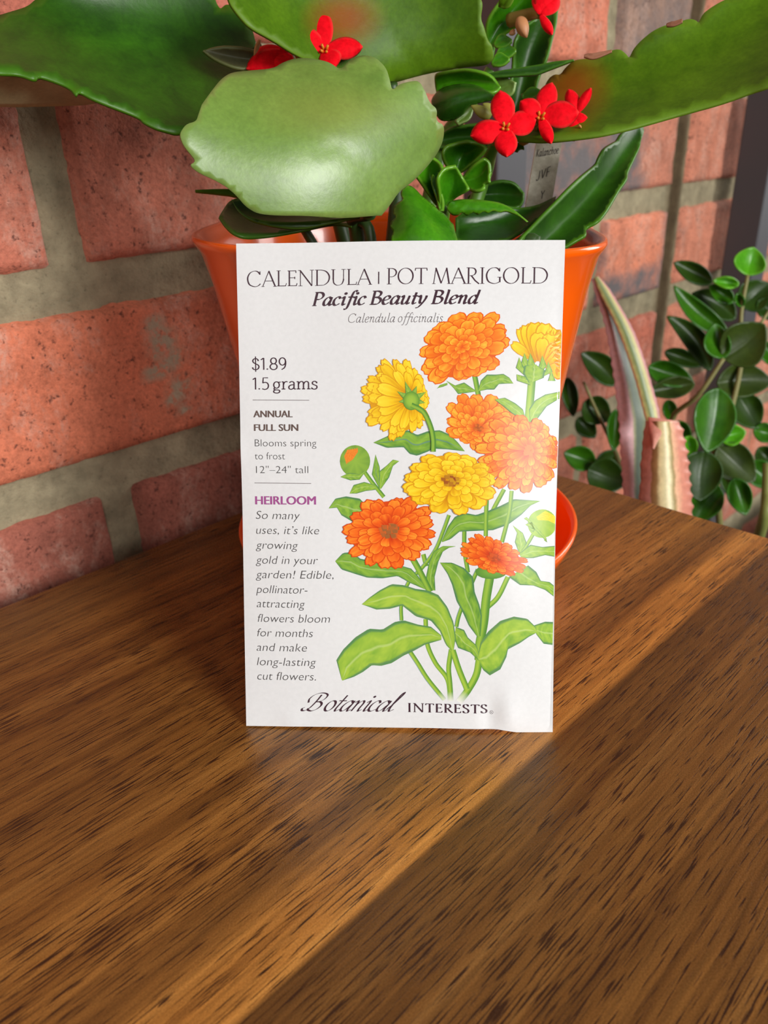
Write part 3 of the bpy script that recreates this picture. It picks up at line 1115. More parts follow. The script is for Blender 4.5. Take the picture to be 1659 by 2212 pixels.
print_leaf(ink, [(812, 362), (850, 270), (900, 200), (960, 175), (1040, 190), (1110, 165), (1200, 130), (1290, 85), (1360, 90), (1467, 99)], [(815, 370), (870, 350), (930, 300), (1030, 295), (1150, 290), (1250, 255), (1340, 190), (1400, 130), (1467, 99)], b1, .3)
print_leaf(ink, [(720, 690), (708, 600), (728, 500), (758, 430), (820, 395), (902, 396)], [(770, 690), (765, 600), (790, 500), (820, 432), (860, 407), (902, 398)], b1 + 6e-6, .3)
print_leaf(ink, [(1050, 1000), (990, 920), (950, 830), (910, 760), (880, 650), (850, 580), (800, 505)], [(1070, 990), (1077, 850), (1060, 780), (1030, 700), (1020, 600), (960, 540), (880, 505), (800, 505)], b1 + 1.2e-5, .35)
print_leaf(ink, [(905, 930), (960, 950), (985, 1000), (1040, 1050), (1068, 1130)], [(895, 1010), (920, 1070), (1000, 1100), (1058, 1155)], b1 + 6e-6, .6)
print_leaf(ink, [(810, 988), (740, 930), (660, 918), (560, 888), (500, 900), (420, 950), (330, 943), (240, 1000), (160, 1080), (115, 1150), (150, 1280)],
           [(810, 1017), (700, 1050), (620, 1095), (560, 1122), (480, 1172), (410, 1190), (350, 1185), (290, 1230), (230, 1262), (155, 1286)], b1 + 9e-6, .85)
print_leaf(ink, [(890, 1092), (905, 1000), (890, 900), (850, 800), (790, 720), (720, 690), (640, 680), (560, 655), (480, 648), (400, 690), (330, 740), (283, 781)],
           [(880, 1092), (840, 1050), (800, 960), (740, 890), (640, 862), (590, 822), (550, 790), (470, 812), (380, 817), (283, 781)], b1 + 1.6e-5, .9)
print_leaf(ink, [(1050, 1130), (1070, 1030), (1120, 960), (1200, 890), (1290, 863), (1380, 880), (1430, 930), (1447, 972)], [(1060, 1160), (1085, 1215), (1130, 1252), (1200, 1212), (1240, 1130), (1250, 1080), (1330, 1040), (1390, 1000), (1447, 972)], b1 + 1.6e-5, .9)
print_leaf(ink, [(1425, 925), (1500, 903), (1600, 912)], [(1440, 985), (1490, 1050), (1600, 1070)], b1 + 1.2e-5, .7)
print_leaf(ink, [(1385, 525), (1440, 570), (1470, 630), (1530, 640), (1600, 700)], [(1255, 600), (1330, 655), (1420, 660), (1500, 692), (1600, 770)], b1, .6)
print_leaf(ink, [(1322, 440), (1295, 370), (1310, 310), (1281, 258)], [(1340, 430), (1377, 380), (1350, 310), (1281, 258)], b1, .7)
print_leaf(ink, [(1325, 445), (1400, 388), (1480, 405), (1600, 398)], [(1340, 478), (1420, 478), (1500, 460), (1600, 480)], b1, .8)
print_leaf(ink, [(780, 585), (800, 560), (850, 545)], [(790, 580), (820, 572), (850, 560)], b1, .3, Z)
print_stem(ink, [(620, 480), (670, 570), (735, 700)], 40, b1 + 1.0e-5, light=.5)
print_stem(ink, [(885, 1085), (925, 1210), (980, 1345)], 38, b1 + 1.8e-5, light=.9, fade_from=1496)
ink.build('printed_leaves')

ink = Ink()
print_flower(ink, (960, 305), 315, 225, -26, ORA, 1.0e-4, (-12, -2))
ink.build('printed_marigold', 'orange marigold at the top of the bouquet')
ink = Ink()
print_flower(ink, (1072, 800), 240, 182, 12, ORA, 1.0e-4, (-10, 55), eyecol=lin((170, 80, 20)), eyer=.12)
ink.build('printed_marigold')
ink = Ink()
print_leaf(ink, [(1165, 655), (1230, 643), (1300, 680), (1350, 720), (1368, 785)], [(1165, 658), (1220, 700), (1270, 742), (1330, 780), (1362, 792)], 4.2e-4, .75, Z)
ink.build('printed_leaf')
ink = Ink()
print_flower(ink, (1325, 1010), 285, 250, 0, ORA, 4.3e-4, (70, -20), eyecol=lin((220, 120, 40)), eyer=.13,
             rings=((17, .6, 1.0), (17, .45, .88), (15, .33, .74), (13, .2, .58), (11, .1, .42)))
ink.build('printed_marigold')
ink = Ink()
# the yellow bloom seen from behind
print_flower(ink, (505, 650), 222, 262, -8, YEL, 4.3e-4, (105, 10), rings=((19, .35, 1.0), (15, .25, .9), (12, .1, .72)), eyecol=lin((190, 150, 30)), eyer=.1)
for k in range(9):
    a = k * 2 * pi / 9 + .2
    r = (95, 120, 70, 60, 85, 110, 130, 100, 110)[k]
    c = (612, 660)
    tip = (c[0] + r * cos(a), c[1] + r * sin(a))
    nx, ny = -sin(a) * 22, cos(a) * 22
    print_leaf(ink, [c, (c[0] + r * .4 * cos(a) + nx, c[1] + r * .4 * sin(a) + ny), tip], [c, (c[0] + r * .4 * cos(a) - nx, c[1] + r * .4 * sin(a) - ny), tip], 7.4e-4 + k * 1e-6, .45, Z)
rows = [[V(Z(612 + f * 55 * cos(k * pi / 10), 665 + f * 62 * sin(k * pi / 10)) + (0,)) for k in range(21)] for f in (0, .5, 1)]
ink.grid(rows, [[mixc(LG, MG, .3)] * 21, [mixc(LG, MG, .6)] * 21, [mixc(MG, DG, .6)] * 21], 7.6e-4)
print_stem(ink, [(612, 692), (690, 735), (738, 830), (757, 920), (757, 1000)], 32, 7.7e-4, zf=Z, light=.4)
ink.build('printed_marigold', 'yellow marigold drawn from behind')
ink = Ink()
print_flower(ink, (470, 1528), 308, 238, -8, RED, 4.3e-4, (0, -8), eyecol=lin((150, 96, 50)), eyer=.2, rings=((16, .3, 1.0), (15, .26, .86), (13, .22, .68), (10, .16, .48)))
ink.build('printed_marigold')
ink = Ink()
print_flower(ink, (850, 1205), 310, 210, 3, YEL, 7.6e-4, (28, -22), eyecol=lin((150, 66, 30)), eyer=.17)
ink.build('printed_marigold')
ink = Ink()
rows = [[V(Z4(1140 + f * 105 * cos(k * pi / 10), 565 + f * 48 * sin(k * pi / 10) + f * f * 0) + (0,)) for k in range(21)] for f in (0, .5, 1)]
ink.grid(rows, [[MG] * 21, [mixc(MG, DG, .3)] * 21, [mixc(MG, DG, .7)] * 21], 1.2e-4)
print_flower(ink, (1150, 458), 228, 118, 20, RED, 1.4e-4, (14, 12), rings=((17, .5, 1.0), (15, .35, .8), (11, .15, .55)), eyecol=lin((176, 70, 24)), eyer=.2, zf=Z4)
ink.build('printed_marigold')
# bud on the left
ink = Ink()
rows = [[V(Z(240 + f * 100 * cos(k * pi / 14) , 1062 + f * 105 * sin(k * pi / 14)) + (0,)) for k in range(29)] for f in (0, .3, .55, .8, 1)]
ink.grid(rows, [[mixc(mixc(LG, MG, .5), DG, .12 + .16 * f + .3 * (.5 + .5 * sin(k * 1.9)) * f) for k in range(29)] for f in (0, .3, .55, .8, 1)], 1.2e-4)
print_leaf(ink, [(145, 1165), (200, 1140), (270, 1150), (310, 1125)], [(145, 1168), (210, 1190), (270, 1185), (310, 1130)], 1.3e-4, .5, Z)
for k in range(5):
    c0 = (183 + k * 9, 1085 - k * 6)
    print_leaf(ink, [c0, (168 + k * 16, 1030 - k * 8), (190 + k * 16, 985 - k * 3)], [c0, (200 + k * 15, 1040 - k * 10), (205 + k * 13, 990 - k * 2)], 1.35e-4 + k * 2e-6, .5, Z)
n_bud = len(ink.c) - 5 * 44 * 19
ink.c[n_bud:] = [mixc(RED[0], RED[2], .3 + .7 * prnd.random()) for _ in ink.c[n_bud:]]
ink.build('printed_bud', 'green bud with an orange tip')
# half-open yellow flower at the right edge
ink = Ink()
for k, (cx_, cy_, tx, ty, w) in enumerate(((1430, 400, 1325, 190, 60), (1440, 400, 1282, 285, 60), (1440, 395, 1370, 165, 90), (1445, 395, 1430, 150, 110), (1480, 395, 1500, 155, 110), (1510, 395, 1575, 190, 110), (1540, 400, 1620, 230, 110),
                                           (1460, 400, 1450, 215, 100), (1500, 400, 1540, 225, 100), (1480, 410, 1480, 250, 80))):
    a = math.atan2(ty - cy_, tx - cx_)
    r = math.hypot(tx - cx_, ty - cy_)
    print_petal(ink, cx_, cy_, a, 0, r, w, YEL, 1.2e-4 + k * 3e-6, Z, .5)
for k, (cx_, cy_, tx, ty, w) in enumerate(((1500, 430, 1600, 300, 120), (1500, 440, 1620, 380, 130), (1520, 450, 1620, 460, 110))):
    a = math.atan2(ty - cy_, tx - cx_)
    print_petal(ink, cx_, cy_, a, 0, math.hypot(tx - cx_, ty - cy_), w, (ORA[1], YEL[1], lin((250, 206, 110))), 1.6e-4 + k * 3e-6, Z, .7)
for k, (tx, ty) in enumerate(((1325, 375), (1360, 345), (1400, 345), (1440, 420), (1480, 360), (1520, 400), (1540, 460))):
    print_leaf(ink, [(1400, 530), (tx - 22, ty + 70), (tx, ty)], [(1430, 530), (tx + 30, ty + 70), (tx, ty)], 1.75e-4 + k * 3e-6, .75, Z)
print_leaf(ink, [(1400, 560), (1310, 530), (1308, 488)], [(1420, 520), (1360, 500), (1308, 488)], 2e-4, .75, Z)
print_leaf(ink, [(1390, 545), (1350, 480), (1360, 430), (1430, 420)], [(1440, 530), (1490, 510), (1500, 460), (1430, 420)], 2.05e-4, .75, Z)
ink.build('printed_marigold', 'half-open yellow marigold at the right edge')
# bud at the right edge
ink = Ink()
rows = [[V(Z4(1480 + f * 98 * cos(k * pi / 14), 250 + f * 95 * sin(k * pi / 14)) + (0,)) for k in range(29)] for f in (0, .3, .55, .8, 1)]
ink.grid(rows, [[mixc(LG, MG, .2 + .5 * f * (.5 + .5 * sin(k * 1.7))) for k in range(29)] for f in (0, .3, .55, .8, 1)], 1.2e-4)
print_leaf(ink, [(1440, 205), (1500, 165), (1590, 215)], [(1450, 225), (1520, 230), (1590, 265)], 1.3e-4, .9)
n_bud = len(ink.c) - 44 * 19
ink.c[n_bud:] = [mixc(YEL[1], YEL[2], prnd.random()) for _ in ink.c[n_bud:]]
for tx, ty in ((1355, 215), (1365, 255), (1395, 290), (1490, 360)):
    print_leaf(ink, [(1410, 240), (tx + 20, ty - 10), (tx, ty)], [(1430, 290), (tx + 25, ty + 16), (tx, ty)], 1.25e-4, .8)
ink.build('printed_bud', 'yellow-green bud at the right edge')


# ------------------------------------------------------------------ leaves
def leaf_mat(name, cols, rough, spot=None, back=None, sheen=.5, edge=(120, 150, 60), veins=.12, transl=0.0, coat=0.0):
    """cols: dark and light green; the vertex colour carries (edge, midrib, spot)"""
    m, nt, b = mat_new(name)
    geo = N(nt, 'ShaderNodeNewGeometry')
    a = N(nt, 'ShaderNodeAttribute', attribute_name='Col')
    sp = N(nt, 'ShaderNodeSeparateColor')
    nt.links.new(a.outputs['Color'], sp.inputs[0])
    n1 = noise_n(nt, geo.outputs['Position'], 75, 4, .6, .4)
    r = ramp(nt, [(.3, lin(cols[0])), (.72, lin(cols[1]))])
    nt.links.new(n1, r.inputs[0])
    c = r.outputs[0]
    n2 = noise_n(nt, geo.outputs['Position'], 900, 3, .6)
    rr = ramp(nt, [(.3, g(.88)), (.7, g(1.1))])
    nt.links.new(n2, rr.inputs[0])
    c = mixn(nt, 'MULTIPLY', 1.0, c, rr.outputs[0])
    c = mixn(nt, 'MIX', sp.outputs[1], c, lin(tuple(min(255, int(v * 1.10 + 6)) for v in cols[1])))
    c = mixn(nt, 'MIX', sp.outputs[0], c, lin(edge))
    if spot:
        c = mixn(nt, 'MIX', sp.outputs[2], c, lin(spot))
    if back:
        c = mixn(nt, 'MIX', geo.outputs['Backfacing'], c, lin(back))
    nt.links.new(c, b.inputs['Base Color'])
    setp(b, Roughness=rough, Specular_IOR_Level=sheen, Coat_Weight=coat, Coat_Roughness=.12)
    n3 = noise_n(nt, geo.outputs['Position'], 420, 3, .6)
    bump(nt, b, n3, veins, .0006)
    if transl:
        out = nt.nodes['Material Output']
        t = N(nt, 'ShaderNodeBsdfTranslucent')
        nt.links.new(c, t.inputs[0])
        ms = N(nt, 'ShaderNodeMixShader')
        ms.inputs[0].default_value = transl
        nt.links.new(b.outputs[0], ms.inputs[1])
        nt.links.new(t.outputs[0], ms.inputs[2])
        nt.links.new(ms.outputs[0], out.inputs[0])
    return m


SAGE = leaf_mat('sage_green_leaf', ((92, 124, 42), (116, 148, 60)), .42, (132, 126, 50), sheen=.9, edge=(140, 166, 90))
DEEP = leaf_mat('deep_green_leaf', ((26, 60, 5), (46, 92, 8)), .40, (140, 60, 20), sheen=.3, edge=(78, 128, 22))
OLIVE = leaf_mat('olive_green_leaf', ((62, 98, 6), (90, 128, 16)), .45, (150, 66, 14), sheen=.22, edge=(120, 154, 50), transl=.15)
FRESH = leaf_mat('fresh_green_leaf', ((42, 110, 8), (76, 150, 16)), .27, sheen=.5, edge=(126, 180, 50), transl=.12)
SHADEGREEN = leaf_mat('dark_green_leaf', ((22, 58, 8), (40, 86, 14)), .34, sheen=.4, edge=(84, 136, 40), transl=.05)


def chaikin(pl, it=2):
    P = [V((p[0], p[1])) for p in pl]
    for _ in range(it):
        if len(P) < 3:
            break
        Q = [P[0]]
        for a, b in zip(P, P[1:]):
            Q += [a * .78 + b * .22, a * .22 + b * .78]
        Q.append(P[-1])
        P = Q
    return P


def real_leaf(name, parent, L, R, d, mat, cup=0, roll=0, bow=0, thick=.0009, spot=None, sw=1, wave=0, label=None, n=0, m=0, soft=2):
    """A leaf blade between two outlines from base to tip.  d: depths from base to tip, roll: depth added from the
    first outline to the second, cup: hollow across, bow: curve along."""
    n, m = 36, 8
    Lr, Rr = resample(L, n), resample(R, n)
    D = resample([(i / (len(d) - 1), v * 100) for i, v in enumerate(d)], n)
    q = []
    for i in range(n):
        t = i / (n - 1)
        for j in range(m + 1):
            v = j / m
            p = Lr[i].lerp(Rr[i], v)
            q.append((p.x, p.y, D[i].y / 100 + roll * (v - .5) + cup * (4 * v * (1 - v)) + bow * 4 * t * (1 - t)))
    # one smooth sheet through those depths
    q = np.array(q)
    ox, oy = q[:, 0].mean(), q[:, 1].mean()
    sc = max(np.ptp(q[:, 0]), np.ptp(q[:, 1])) / 2 + 1e-6
    pw = [(a, b) for a in range(4) for b in range(4 - a)]

    def terms(X, Y):
        X, Y = (X - ox) / sc, (Y - oy) / sc
        return np.stack([X ** a * Y ** b for a, b in pw], 1)
    T = terms(q[:, 0], q[:, 1])
    reg = np.diag([0] + [1.0] * (len(pw) - 1)) * len(q) * 1e-4
    co = np.linalg.solve(T.T @ T + reg, T.T @ q[:, 2])
    # triangulate the outline
    A, B = chaikin(L, soft), chaikin(R, soft)
    ring = A + list(reversed(B))
    out = []
    for p in ring:
        if not out or (p - out[-1]).length > .7:
            out.append(p)
    if (out[0] - out[-1]).length < .7:
        out.pop()
    k = len(out)
    step = max(3.0, sc / 20)
    arr = np.array([(p.x, p.y) for p in out])
    gx, gy = np.meshgrid(np.arange(arr[:, 0].min() + step / 2, arr[:, 0].max(), step), np.arange(arr[:, 1].min() + step / 2, arr[:, 1].max(), step))
    G = np.stack([gx.ravel() + np.where(np.arange(gx.size) % 2 == 0, 0.0, .01), gy.ravel()], 1)
    a_, b_ = arr, np.roll(arr, -1, 0)
    ab = b_ - a_
    t_ = np.clip(((G[:, None] - a_) * ab).sum(2) / ((ab ** 2).sum(1) + 1e-9), 0, 1)
    dist = np.linalg.norm(G[:, None] - (a_ + ab * t_[..., None]), axis=2).min(1)
    cr = ((a_[:, 1] > G[:, None, 1]) != (b_[:, 1] > G[:, None, 1])) & (G[:, None, 0] < (b_[:, 0] - a_[:, 0]) * (G[:, None, 1] - a_[:, 1]) / (b_[:, 1] - a_[:, 1] + 1e-12) + a_[:, 0])
    inside = (cr.sum(1) % 2 == 1) & (dist > step * .45)
    pts = out + [V((x, y)) for x, y in G[inside]]
    near = 4 + sc * .004
    ins = [p for p in G[inside]]
    res = delaunay_2d_cdt(pts, [], [tuple(range(k))], 1, 1e-5)
    P = np.array([(p.x, p.y) for p in res[0]])
    fs = [tuple(f) for f in res[2]]
    if not len(P):
        return None
    z = terms(P[:, 0], P[:, 1]) @ co
    t_ = np.clip(((P[:, None] - a_) * ab).sum(2) / ((ab ** 2).sum(1) + 1e-9), 0, 1)
    dist = np.linalg.norm(P[:, None] - (a_ + ab * t_[..., None]), axis=2).min(1)
    midl = np.array([((a.x + b.x) / 2, (a.y + b.y) / 2) for a, b in zip(Lr, Rr)])
    dm = np.linalg.norm(P[:, None] - midl, axis=2)
    ti = dm.argmin(1) / (n - 1)
    dm = dm.min(1)
    # a shallow groove along the midrib
    z = z + .0006 * np.exp(-(dm / (sc * .05 + 2)) ** 2) * (1 - ti)
    vs = [P3(x, y, d_) for (x, y), d_ in zip(P, z)]
    cs = []
    for i in range(len(P)):
        sp_ = 0
        if spot:
            sp_ = max(0, min(1, 1.3 - math.hypot((P[i, 0] - spot[0]) / spot[2], (P[i, 1] - spot[1]) / spot[3]))) * sw
        cs.append((.55 * max(0, 1 - dist[i] / near), .3 * max(0, 1 - dm[i] / (sc * .03 + 1.5)) * (1 - ti[i] * .7), sp_))
    f0 = fs[len(fs) // 2]
    nrm = (vs[f0[1]] - vs[f0[0]]).cross(vs[f0[2]] - vs[f0[0]])
    if nrm.dot(CAM - vs[f0[0]]) < 0:
        fs = [tuple(reversed(f)) for f in fs]
    o = mesh_obj(name, vs, fs, mat, None, cs)
    keep(o, parent)
    if thick:
        s = o.modifiers.new('s', 'SOLIDIFY')
        s.thickness = thick
        s.offset = -1
    if label:
        o['label'] = label
    return o


def tube_mesh(paths, radii, seg=10):
    vs, fs = [], []
    for path, rad in zip(paths, radii):
        P = path
        o = len(vs)
        for i, p in enumerate(P):
            t = (P[min(i + 1, len(P) - 1)] - P[max(i - 1, 0)]).normalized()
            a = t.orthogonal().normalized() if abs(t.x) < .9 else t.cross(V((0, 1, 0))).normalized()
            if i:
                a = (prev - t * prev.dot(t)).normalized()
            prev = a
            b = t.cross(a)
            r = rad if isinstance(rad, (int, float)) else rad[0] + (rad[1] - rad[0]) * i / (len(P) - 1)
            for k in range(seg):
                an = 2 * pi * k / seg
                vs.append(p + (a * cos(an) + b * sin(an)) * r)
        for i in range(len(P) - 1):
            for k in range(seg):
                q = (k + 1) % seg
                fs.append((o + i * seg + k, o + i * seg + q, o + (i + 1) * seg + q, o + (i + 1) * seg + k))
        fs.append(tuple(o + k for k in reversed(range(seg))))
        fs.append(tuple(o + (len(P) - 1) * seg + k for k in range(seg)))
    return vs, fs


def cat3(pts, per=6):
    P = [V(p) for p in pts]
    P = [P[0] * 2 - P[1]] + P + [P[-1] * 2 - P[-2]]
    out = []
    for i in range(1, len(P) - 2):
        for k in range(per):
            t = k / per
            a, b, c, d = P[i - 1], P[i], P[i + 1], P[i + 2]
            out.append(.5 * ((2 * b) + (c - a) * t + (2 * a - 5 * b + 4 * c - d) * t * t + (3 * b - a - 3 * c + d) * t ** 3))
    out.append(P[-2].copy())
    return out


def stem(name, parent, pts, r0, r1, mat, label=None):
    """pts: (px, py, depth) or 3-D points"""
    P = cat3([V(p) if isinstance(p, V) else P3(*p) for p in pts])
    vs, fs = tube_mesh([P], [(r0, r1)])
    o = keep(mesh_obj(name, vs, fs, mat), parent)
    if label:
        o['label'] = label
    return o


# ------------------------------------------------------------------ kalanchoe
KAL = empty('kalanchoe', 'red flowering succulent with broad scalloped leaves growing in the orange pot', 'plant', POT_C + V((0, 0, .088)))
STEMG = simple('green_stem', (84, 128, 40), .4)
DSTEM = simple('dark_green_stem', (44, 70, 26), .45)
# big pale leaf hanging over the front
real_leaf('leaf', KAL,
          [(812, 466), (740, 472), (660, 466), (600, 466), (556, 462), (530, 446), (512, 424), (490, 404), (462, 388), (430, 374), (409, 357), (424, 348), (410, 330), (396, 312), (388, 288), (402, 268), (424, 262), (429, 246), (436, 226)],
          [(824, 466), (842, 444), (862, 414), (890, 394), (920, 364), (946, 330), (958, 302), (960, 270), (942, 262), (945, 236), (928, 222), (918, 196), (905, 174), (884, 176), (862, 182), (847, 196), (842, 172), (834, 146), (812, 124), (785, 118), (756, 128), (735, 152),
           (712, 134), (676, 126), (640, 125), (612, 134), (590, 148), (540, 152), (500, 156), (478, 170), (458, 195), (440, 220)],
          [.212, .205, .198, .192, .190], SAGE, cup=-.004, roll=.016, bow=-.002, spot=(720, 240, 150, 60), sw=.35, label='large pale leaf catching the light')
# its dark curled lower rim
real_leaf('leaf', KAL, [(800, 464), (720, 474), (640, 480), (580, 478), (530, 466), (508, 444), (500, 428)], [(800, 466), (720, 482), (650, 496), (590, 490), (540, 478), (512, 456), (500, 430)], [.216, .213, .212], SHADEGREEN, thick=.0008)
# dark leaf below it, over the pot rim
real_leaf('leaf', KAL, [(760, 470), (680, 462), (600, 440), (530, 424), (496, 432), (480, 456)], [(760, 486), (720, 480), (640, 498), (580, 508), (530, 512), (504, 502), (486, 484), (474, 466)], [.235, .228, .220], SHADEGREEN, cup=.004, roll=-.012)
real_leaf('leaf', KAL, [(560, 430), (510, 408), (470, 408), (422, 410)], [(560, 440), (505, 422), (465, 418), (424, 414)], [.240, .232], OLIVE)
# big leaf to the left
real_leaf('leaf', KAL,
          [(552, 90), (543, 55), (528, 30), (508, 14), (488, 8), (474, 22), (458, -20), (400, -55), (310, -60), (240, -40), (160, -30), (80, -5), (60, 14), (20, 26), (-60, 50), (-120, 90)],
          [(552, 118), (520, 170), (470, 230), (430, 270), (388, 290), (352, 280), (338, 276), (310, 262), (302, 252), (250, 232), (200, 212), (172, 196), (166, 206), (150, 186), (108, 170), (84, 163), (78, 172), (40, 158), (0, 157), (-60, 150), (-120, 140)],
          [.240, .225, .205, .192], DEEP, cup=.007, roll=-.016, bow=-.002, label='large dark leaf reaching left')
# pale underside folding below it
real_leaf('leaf', KAL, [(215, 215), (170, 196), (120, 172), (80, 166), (0, 158), (-80, 152)], [(215, 222), (180, 228), (110, 230), (40, 232), (0, 231), (-80, 228)], [.221, .212, .204, .200], leaf_mat('leaf_underside', ((136, 128, 92), (156, 146, 108)), .5, edge=(150, 150, 90)), roll=.014)
# top centre leaf
real_leaf('leaf', KAL,
          [(846, 180), (790, 176), (740, 166), (690, 140), (640, 118), (590, 85), (540, 58), (515, 30), (495, 2), (490, -40), (540, -90)],
          [(852, 179), (920, 160), (1000, 146), (1052, 142), (1066, 128), (1062, 100), (1052, 88), (1045, 60), (1037, 40), (1042, 8), (1036, -6), (1030, -40), (990, -90), (900, -130), (760, -140), (600, -120)],
          [.236, .226, .214, .202], OLIVE, cup=.008, roll=.010, spot=(742, 40, 75, 60), sw=.8, label='broad olive leaf with a rusty blotch')
# big leaf to the right
real_leaf('leaf', KAL,
          [(1080, 268), (1120, 240), (1152, 208), (1172, 196), (1184, 170), (1198, 160), (1210, 162), (1222, 145), (1240, 130), (1262, 127), (1285, 126), (1300, 121), (1322, 108), (1340, 106), (1354, 118), (1359, 126), (1368, 106), (1384, 88), (1408, 68), (1432, 56),
           (1450, 52), (1470, 46), (1490, 40), (1504, 44), (1509, 50), (1518, 30), (1536, 16), (1560, 2), (1600, -16), (1680, -40), (1760, -10)],
          [(1084, 296), (1130, 302), (1180, 304), (1240, 298), (1300, 290), (1360, 276), (1410, 262), (1480, 242), (1560, 220), (1620, 198), (1665, 184), (1720, 150), (1765, 20)],
          [.238, .228, .220, .216], OLIVE, cup=.007, roll=-.020, bow=-.003, spot=(1235, 190, 75, 75), sw=.8, label='long olive leaf reaching right with a red-brown base')
# brown withered nicks on its top edge
WITHER = simple('withered_brown', (150, 100, 74), .7)
for A_, B_ in (([(1262, 118), (1290, 113), (1322, 107)], [(1262, 122), (1282, 128), (1322, 112)]), ([(1440, 52), (1455, 46), (1474, 40)], [(1440, 56), (1456, 56), (1474, 48)])):
    real_leaf('withered_edge', KAL, A_, B_, [.228, .226], WITHER, n=8, m=3, thick=.0005)
# lower right leaf
real_leaf('leaf', KAL,
          [(1120, 528), (1130, 512), (1152, 490), (1178, 462), (1200, 440), (1230, 408), (1262, 378), (1290, 356), (1295, 342), (1306, 322), (1328, 308), (1335, 304), (1344, 288), (1362, 276), (1385, 264)],
          [(1222, 532), (1244, 518), (1262, 508), (1266, 500), (1263, 491), (1290, 478), (1308, 456), (1326, 426), (1338, 405), (1354, 384), (1354, 372), (1370, 340), (1384, 312), (1384, 304), (1392, 284), (1388, 270), (1386, 264)],
          [.226, .240, .262], DEEP, cup=.010, roll=.006, label='upright dark leaf at the right')
# narrow leaf with a lit rim in front of it
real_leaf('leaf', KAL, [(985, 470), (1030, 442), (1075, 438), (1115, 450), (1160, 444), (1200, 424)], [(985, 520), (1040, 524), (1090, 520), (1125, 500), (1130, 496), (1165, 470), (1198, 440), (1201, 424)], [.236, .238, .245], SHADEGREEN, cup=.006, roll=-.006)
# bright little rosette
real_leaf('leaf', KAL, [(950, 456), (930, 436), (912, 424), (900, 410), (884, 398), (868, 408), (864, 420), (872, 430), (858, 438), (850, 446), (848, 462), (856, 468), (844, 478), (842, 490), (850, 500), (843, 514), (850, 540)],
          [(952, 456), (966, 466), (974, 480), (980, 484), (983, 500), (990, 522), (992, 540)], [.234, .226, .218], FRESH, cup=-.005, roll=.002, bow=-.003, label='bright young leaf at the pot rim')
real_leaf('leaf', KAL, [(965, 450), (968, 436), (990, 430), (1030, 430), (1080, 437), (1115, 455), (1138, 480)], [(966, 454), (976, 466), (990, 466), (998, 458), (1008, 468), (1022, 458), (1032, 466), (1044, 456), (1054, 462), (1066, 453), (1078, 460), (1092, 454), (1116, 464), (1138, 480)], [.232, .228, .226], FRESH, cup=-.003)
real_leaf('leaf', KAL, [(950, 452), (930, 420), (910, 390), (895, 370), (905, 352), (925, 340)], [(956, 452), (950, 420), (952, 390), (955, 372), (950, 355), (930, 340)], [.234, .229, .226], FRESH, cup=.004)
real_leaf('leaf', KAL, [(952, 452), (952, 420), (946, 388), (960, 366), (985, 362)], [(962, 448), (985, 428), (1005, 414), (1012, 406), (1000, 388), (986, 364)], [.232, .226, .222], FRESH, cup=.004, roll=.004)
real_leaf('leaf', KAL, [(950, 456), (945, 430), (935, 410), (930, 392), (934, 372), (946, 392)], [(957, 456), (956, 430), (952, 412), (950, 396), (948, 380), (946, 372)], [.231, .228, .227], FRESH)
# pair of pale leaves above the rosette
real_leaf('leaf', KAL, [(984, 380), (968, 360), (960, 344), (958, 330), (966, 318), (990, 312)], [(986, 380), (1010, 360), (1030, 342), (1046, 326), (1050, 316), (1010, 308)], [.244, .240, .236], FRESH, cup=.004)
real_leaf('leaf', KAL, [(1000, 384), (1020, 362), (1036, 350), (1048, 344), (1056, 352), (1056, 370)], [(1000, 396), (1012, 406), (1026, 412), (1038, 410), (1046, 404), (1044, 396), (1056, 392), (1054, 382), (1057, 372)], [.242, .238, .236], FRESH, cup=.003)
real_leaf('leaf', KAL, [(1010, 425), (1045, 402), (1080, 392), (1110, 396), (1128, 416)], [(1010, 430), (1050, 440), (1090, 448), (1120, 448), (1130, 436), (1130, 418)], [.258, .256, .254], SHADEGREEN, cup=.003)
# leaves in the middle, behind the flowers
real_leaf('leaf', KAL, [(945, 210), (940, 190), (938, 165), (960, 158), (1010, 152), (1055, 162), (1080, 185)], [(946, 212), (975, 200), (1020, 196), (1060, 200), (1074, 196), (1082, 187)], [.250, .244, .240], FRESH, cup=.003)
real_leaf('leaf', KAL, [(935, 235), (930, 215), (950, 190), (990, 180), (1030, 182), (1060, 200), (1078, 212)], [(936, 238), (950, 262), (975, 262), (1000, 250), (1010, 230), (1040, 222), (1078, 214)], [.252, .246, .242], SHADEGREEN, cup=-.004)
real_leaf('leaf', KAL, [(950, 305), (955, 288), (980, 276), (1020, 272), (1060, 268), (1100, 270)], [(950, 318), (990, 316), (1030, 318), (1070, 312), (1100, 300), (1120, 292)], [.256, .252, .250], SHADEGREEN, cup=.003)
real_leaf('leaf', KAL, [(1060, 190), (1064, 172), (1090, 164), (1112, 178)], [(1062, 200), (1080, 210), (1098, 210), (1110, 200), (1112, 180)], [.250, .247, .245], SAGE)
real_leaf('leaf', KAL, [(985, 262), (990, 250), (1005, 238), (1020, 226)], [(990, 268), (1010, 262), (1020, 250), (1022, 230)], [.250, .249], SAGE)
real_leaf('leaf', KAL, [(1090, 250), (1095, 205), (1108, 165), (1110, 130), (1112, 90), (1130, 60), (1160, 40), (1195, 16)], [(1110, 254), (1140, 240), (1152, 215), (1158, 180), (1168, 150), (1180, 125), (1190, 85), (1200, 50), (1204, 16)], [.272, .268, .262], DEEP, cup=.006)
real_leaf('leaf', KAL, [(1050, 130), (1050, 90), (1052, 50), (1070, 20), (1100, -15), (1130, -40)], [(1060, 130), (1070, 88), (1100, 64), (1140, 38), (1165, 10), (1170, -40)], [.252, .246, .240], FRESH, cup=.005)
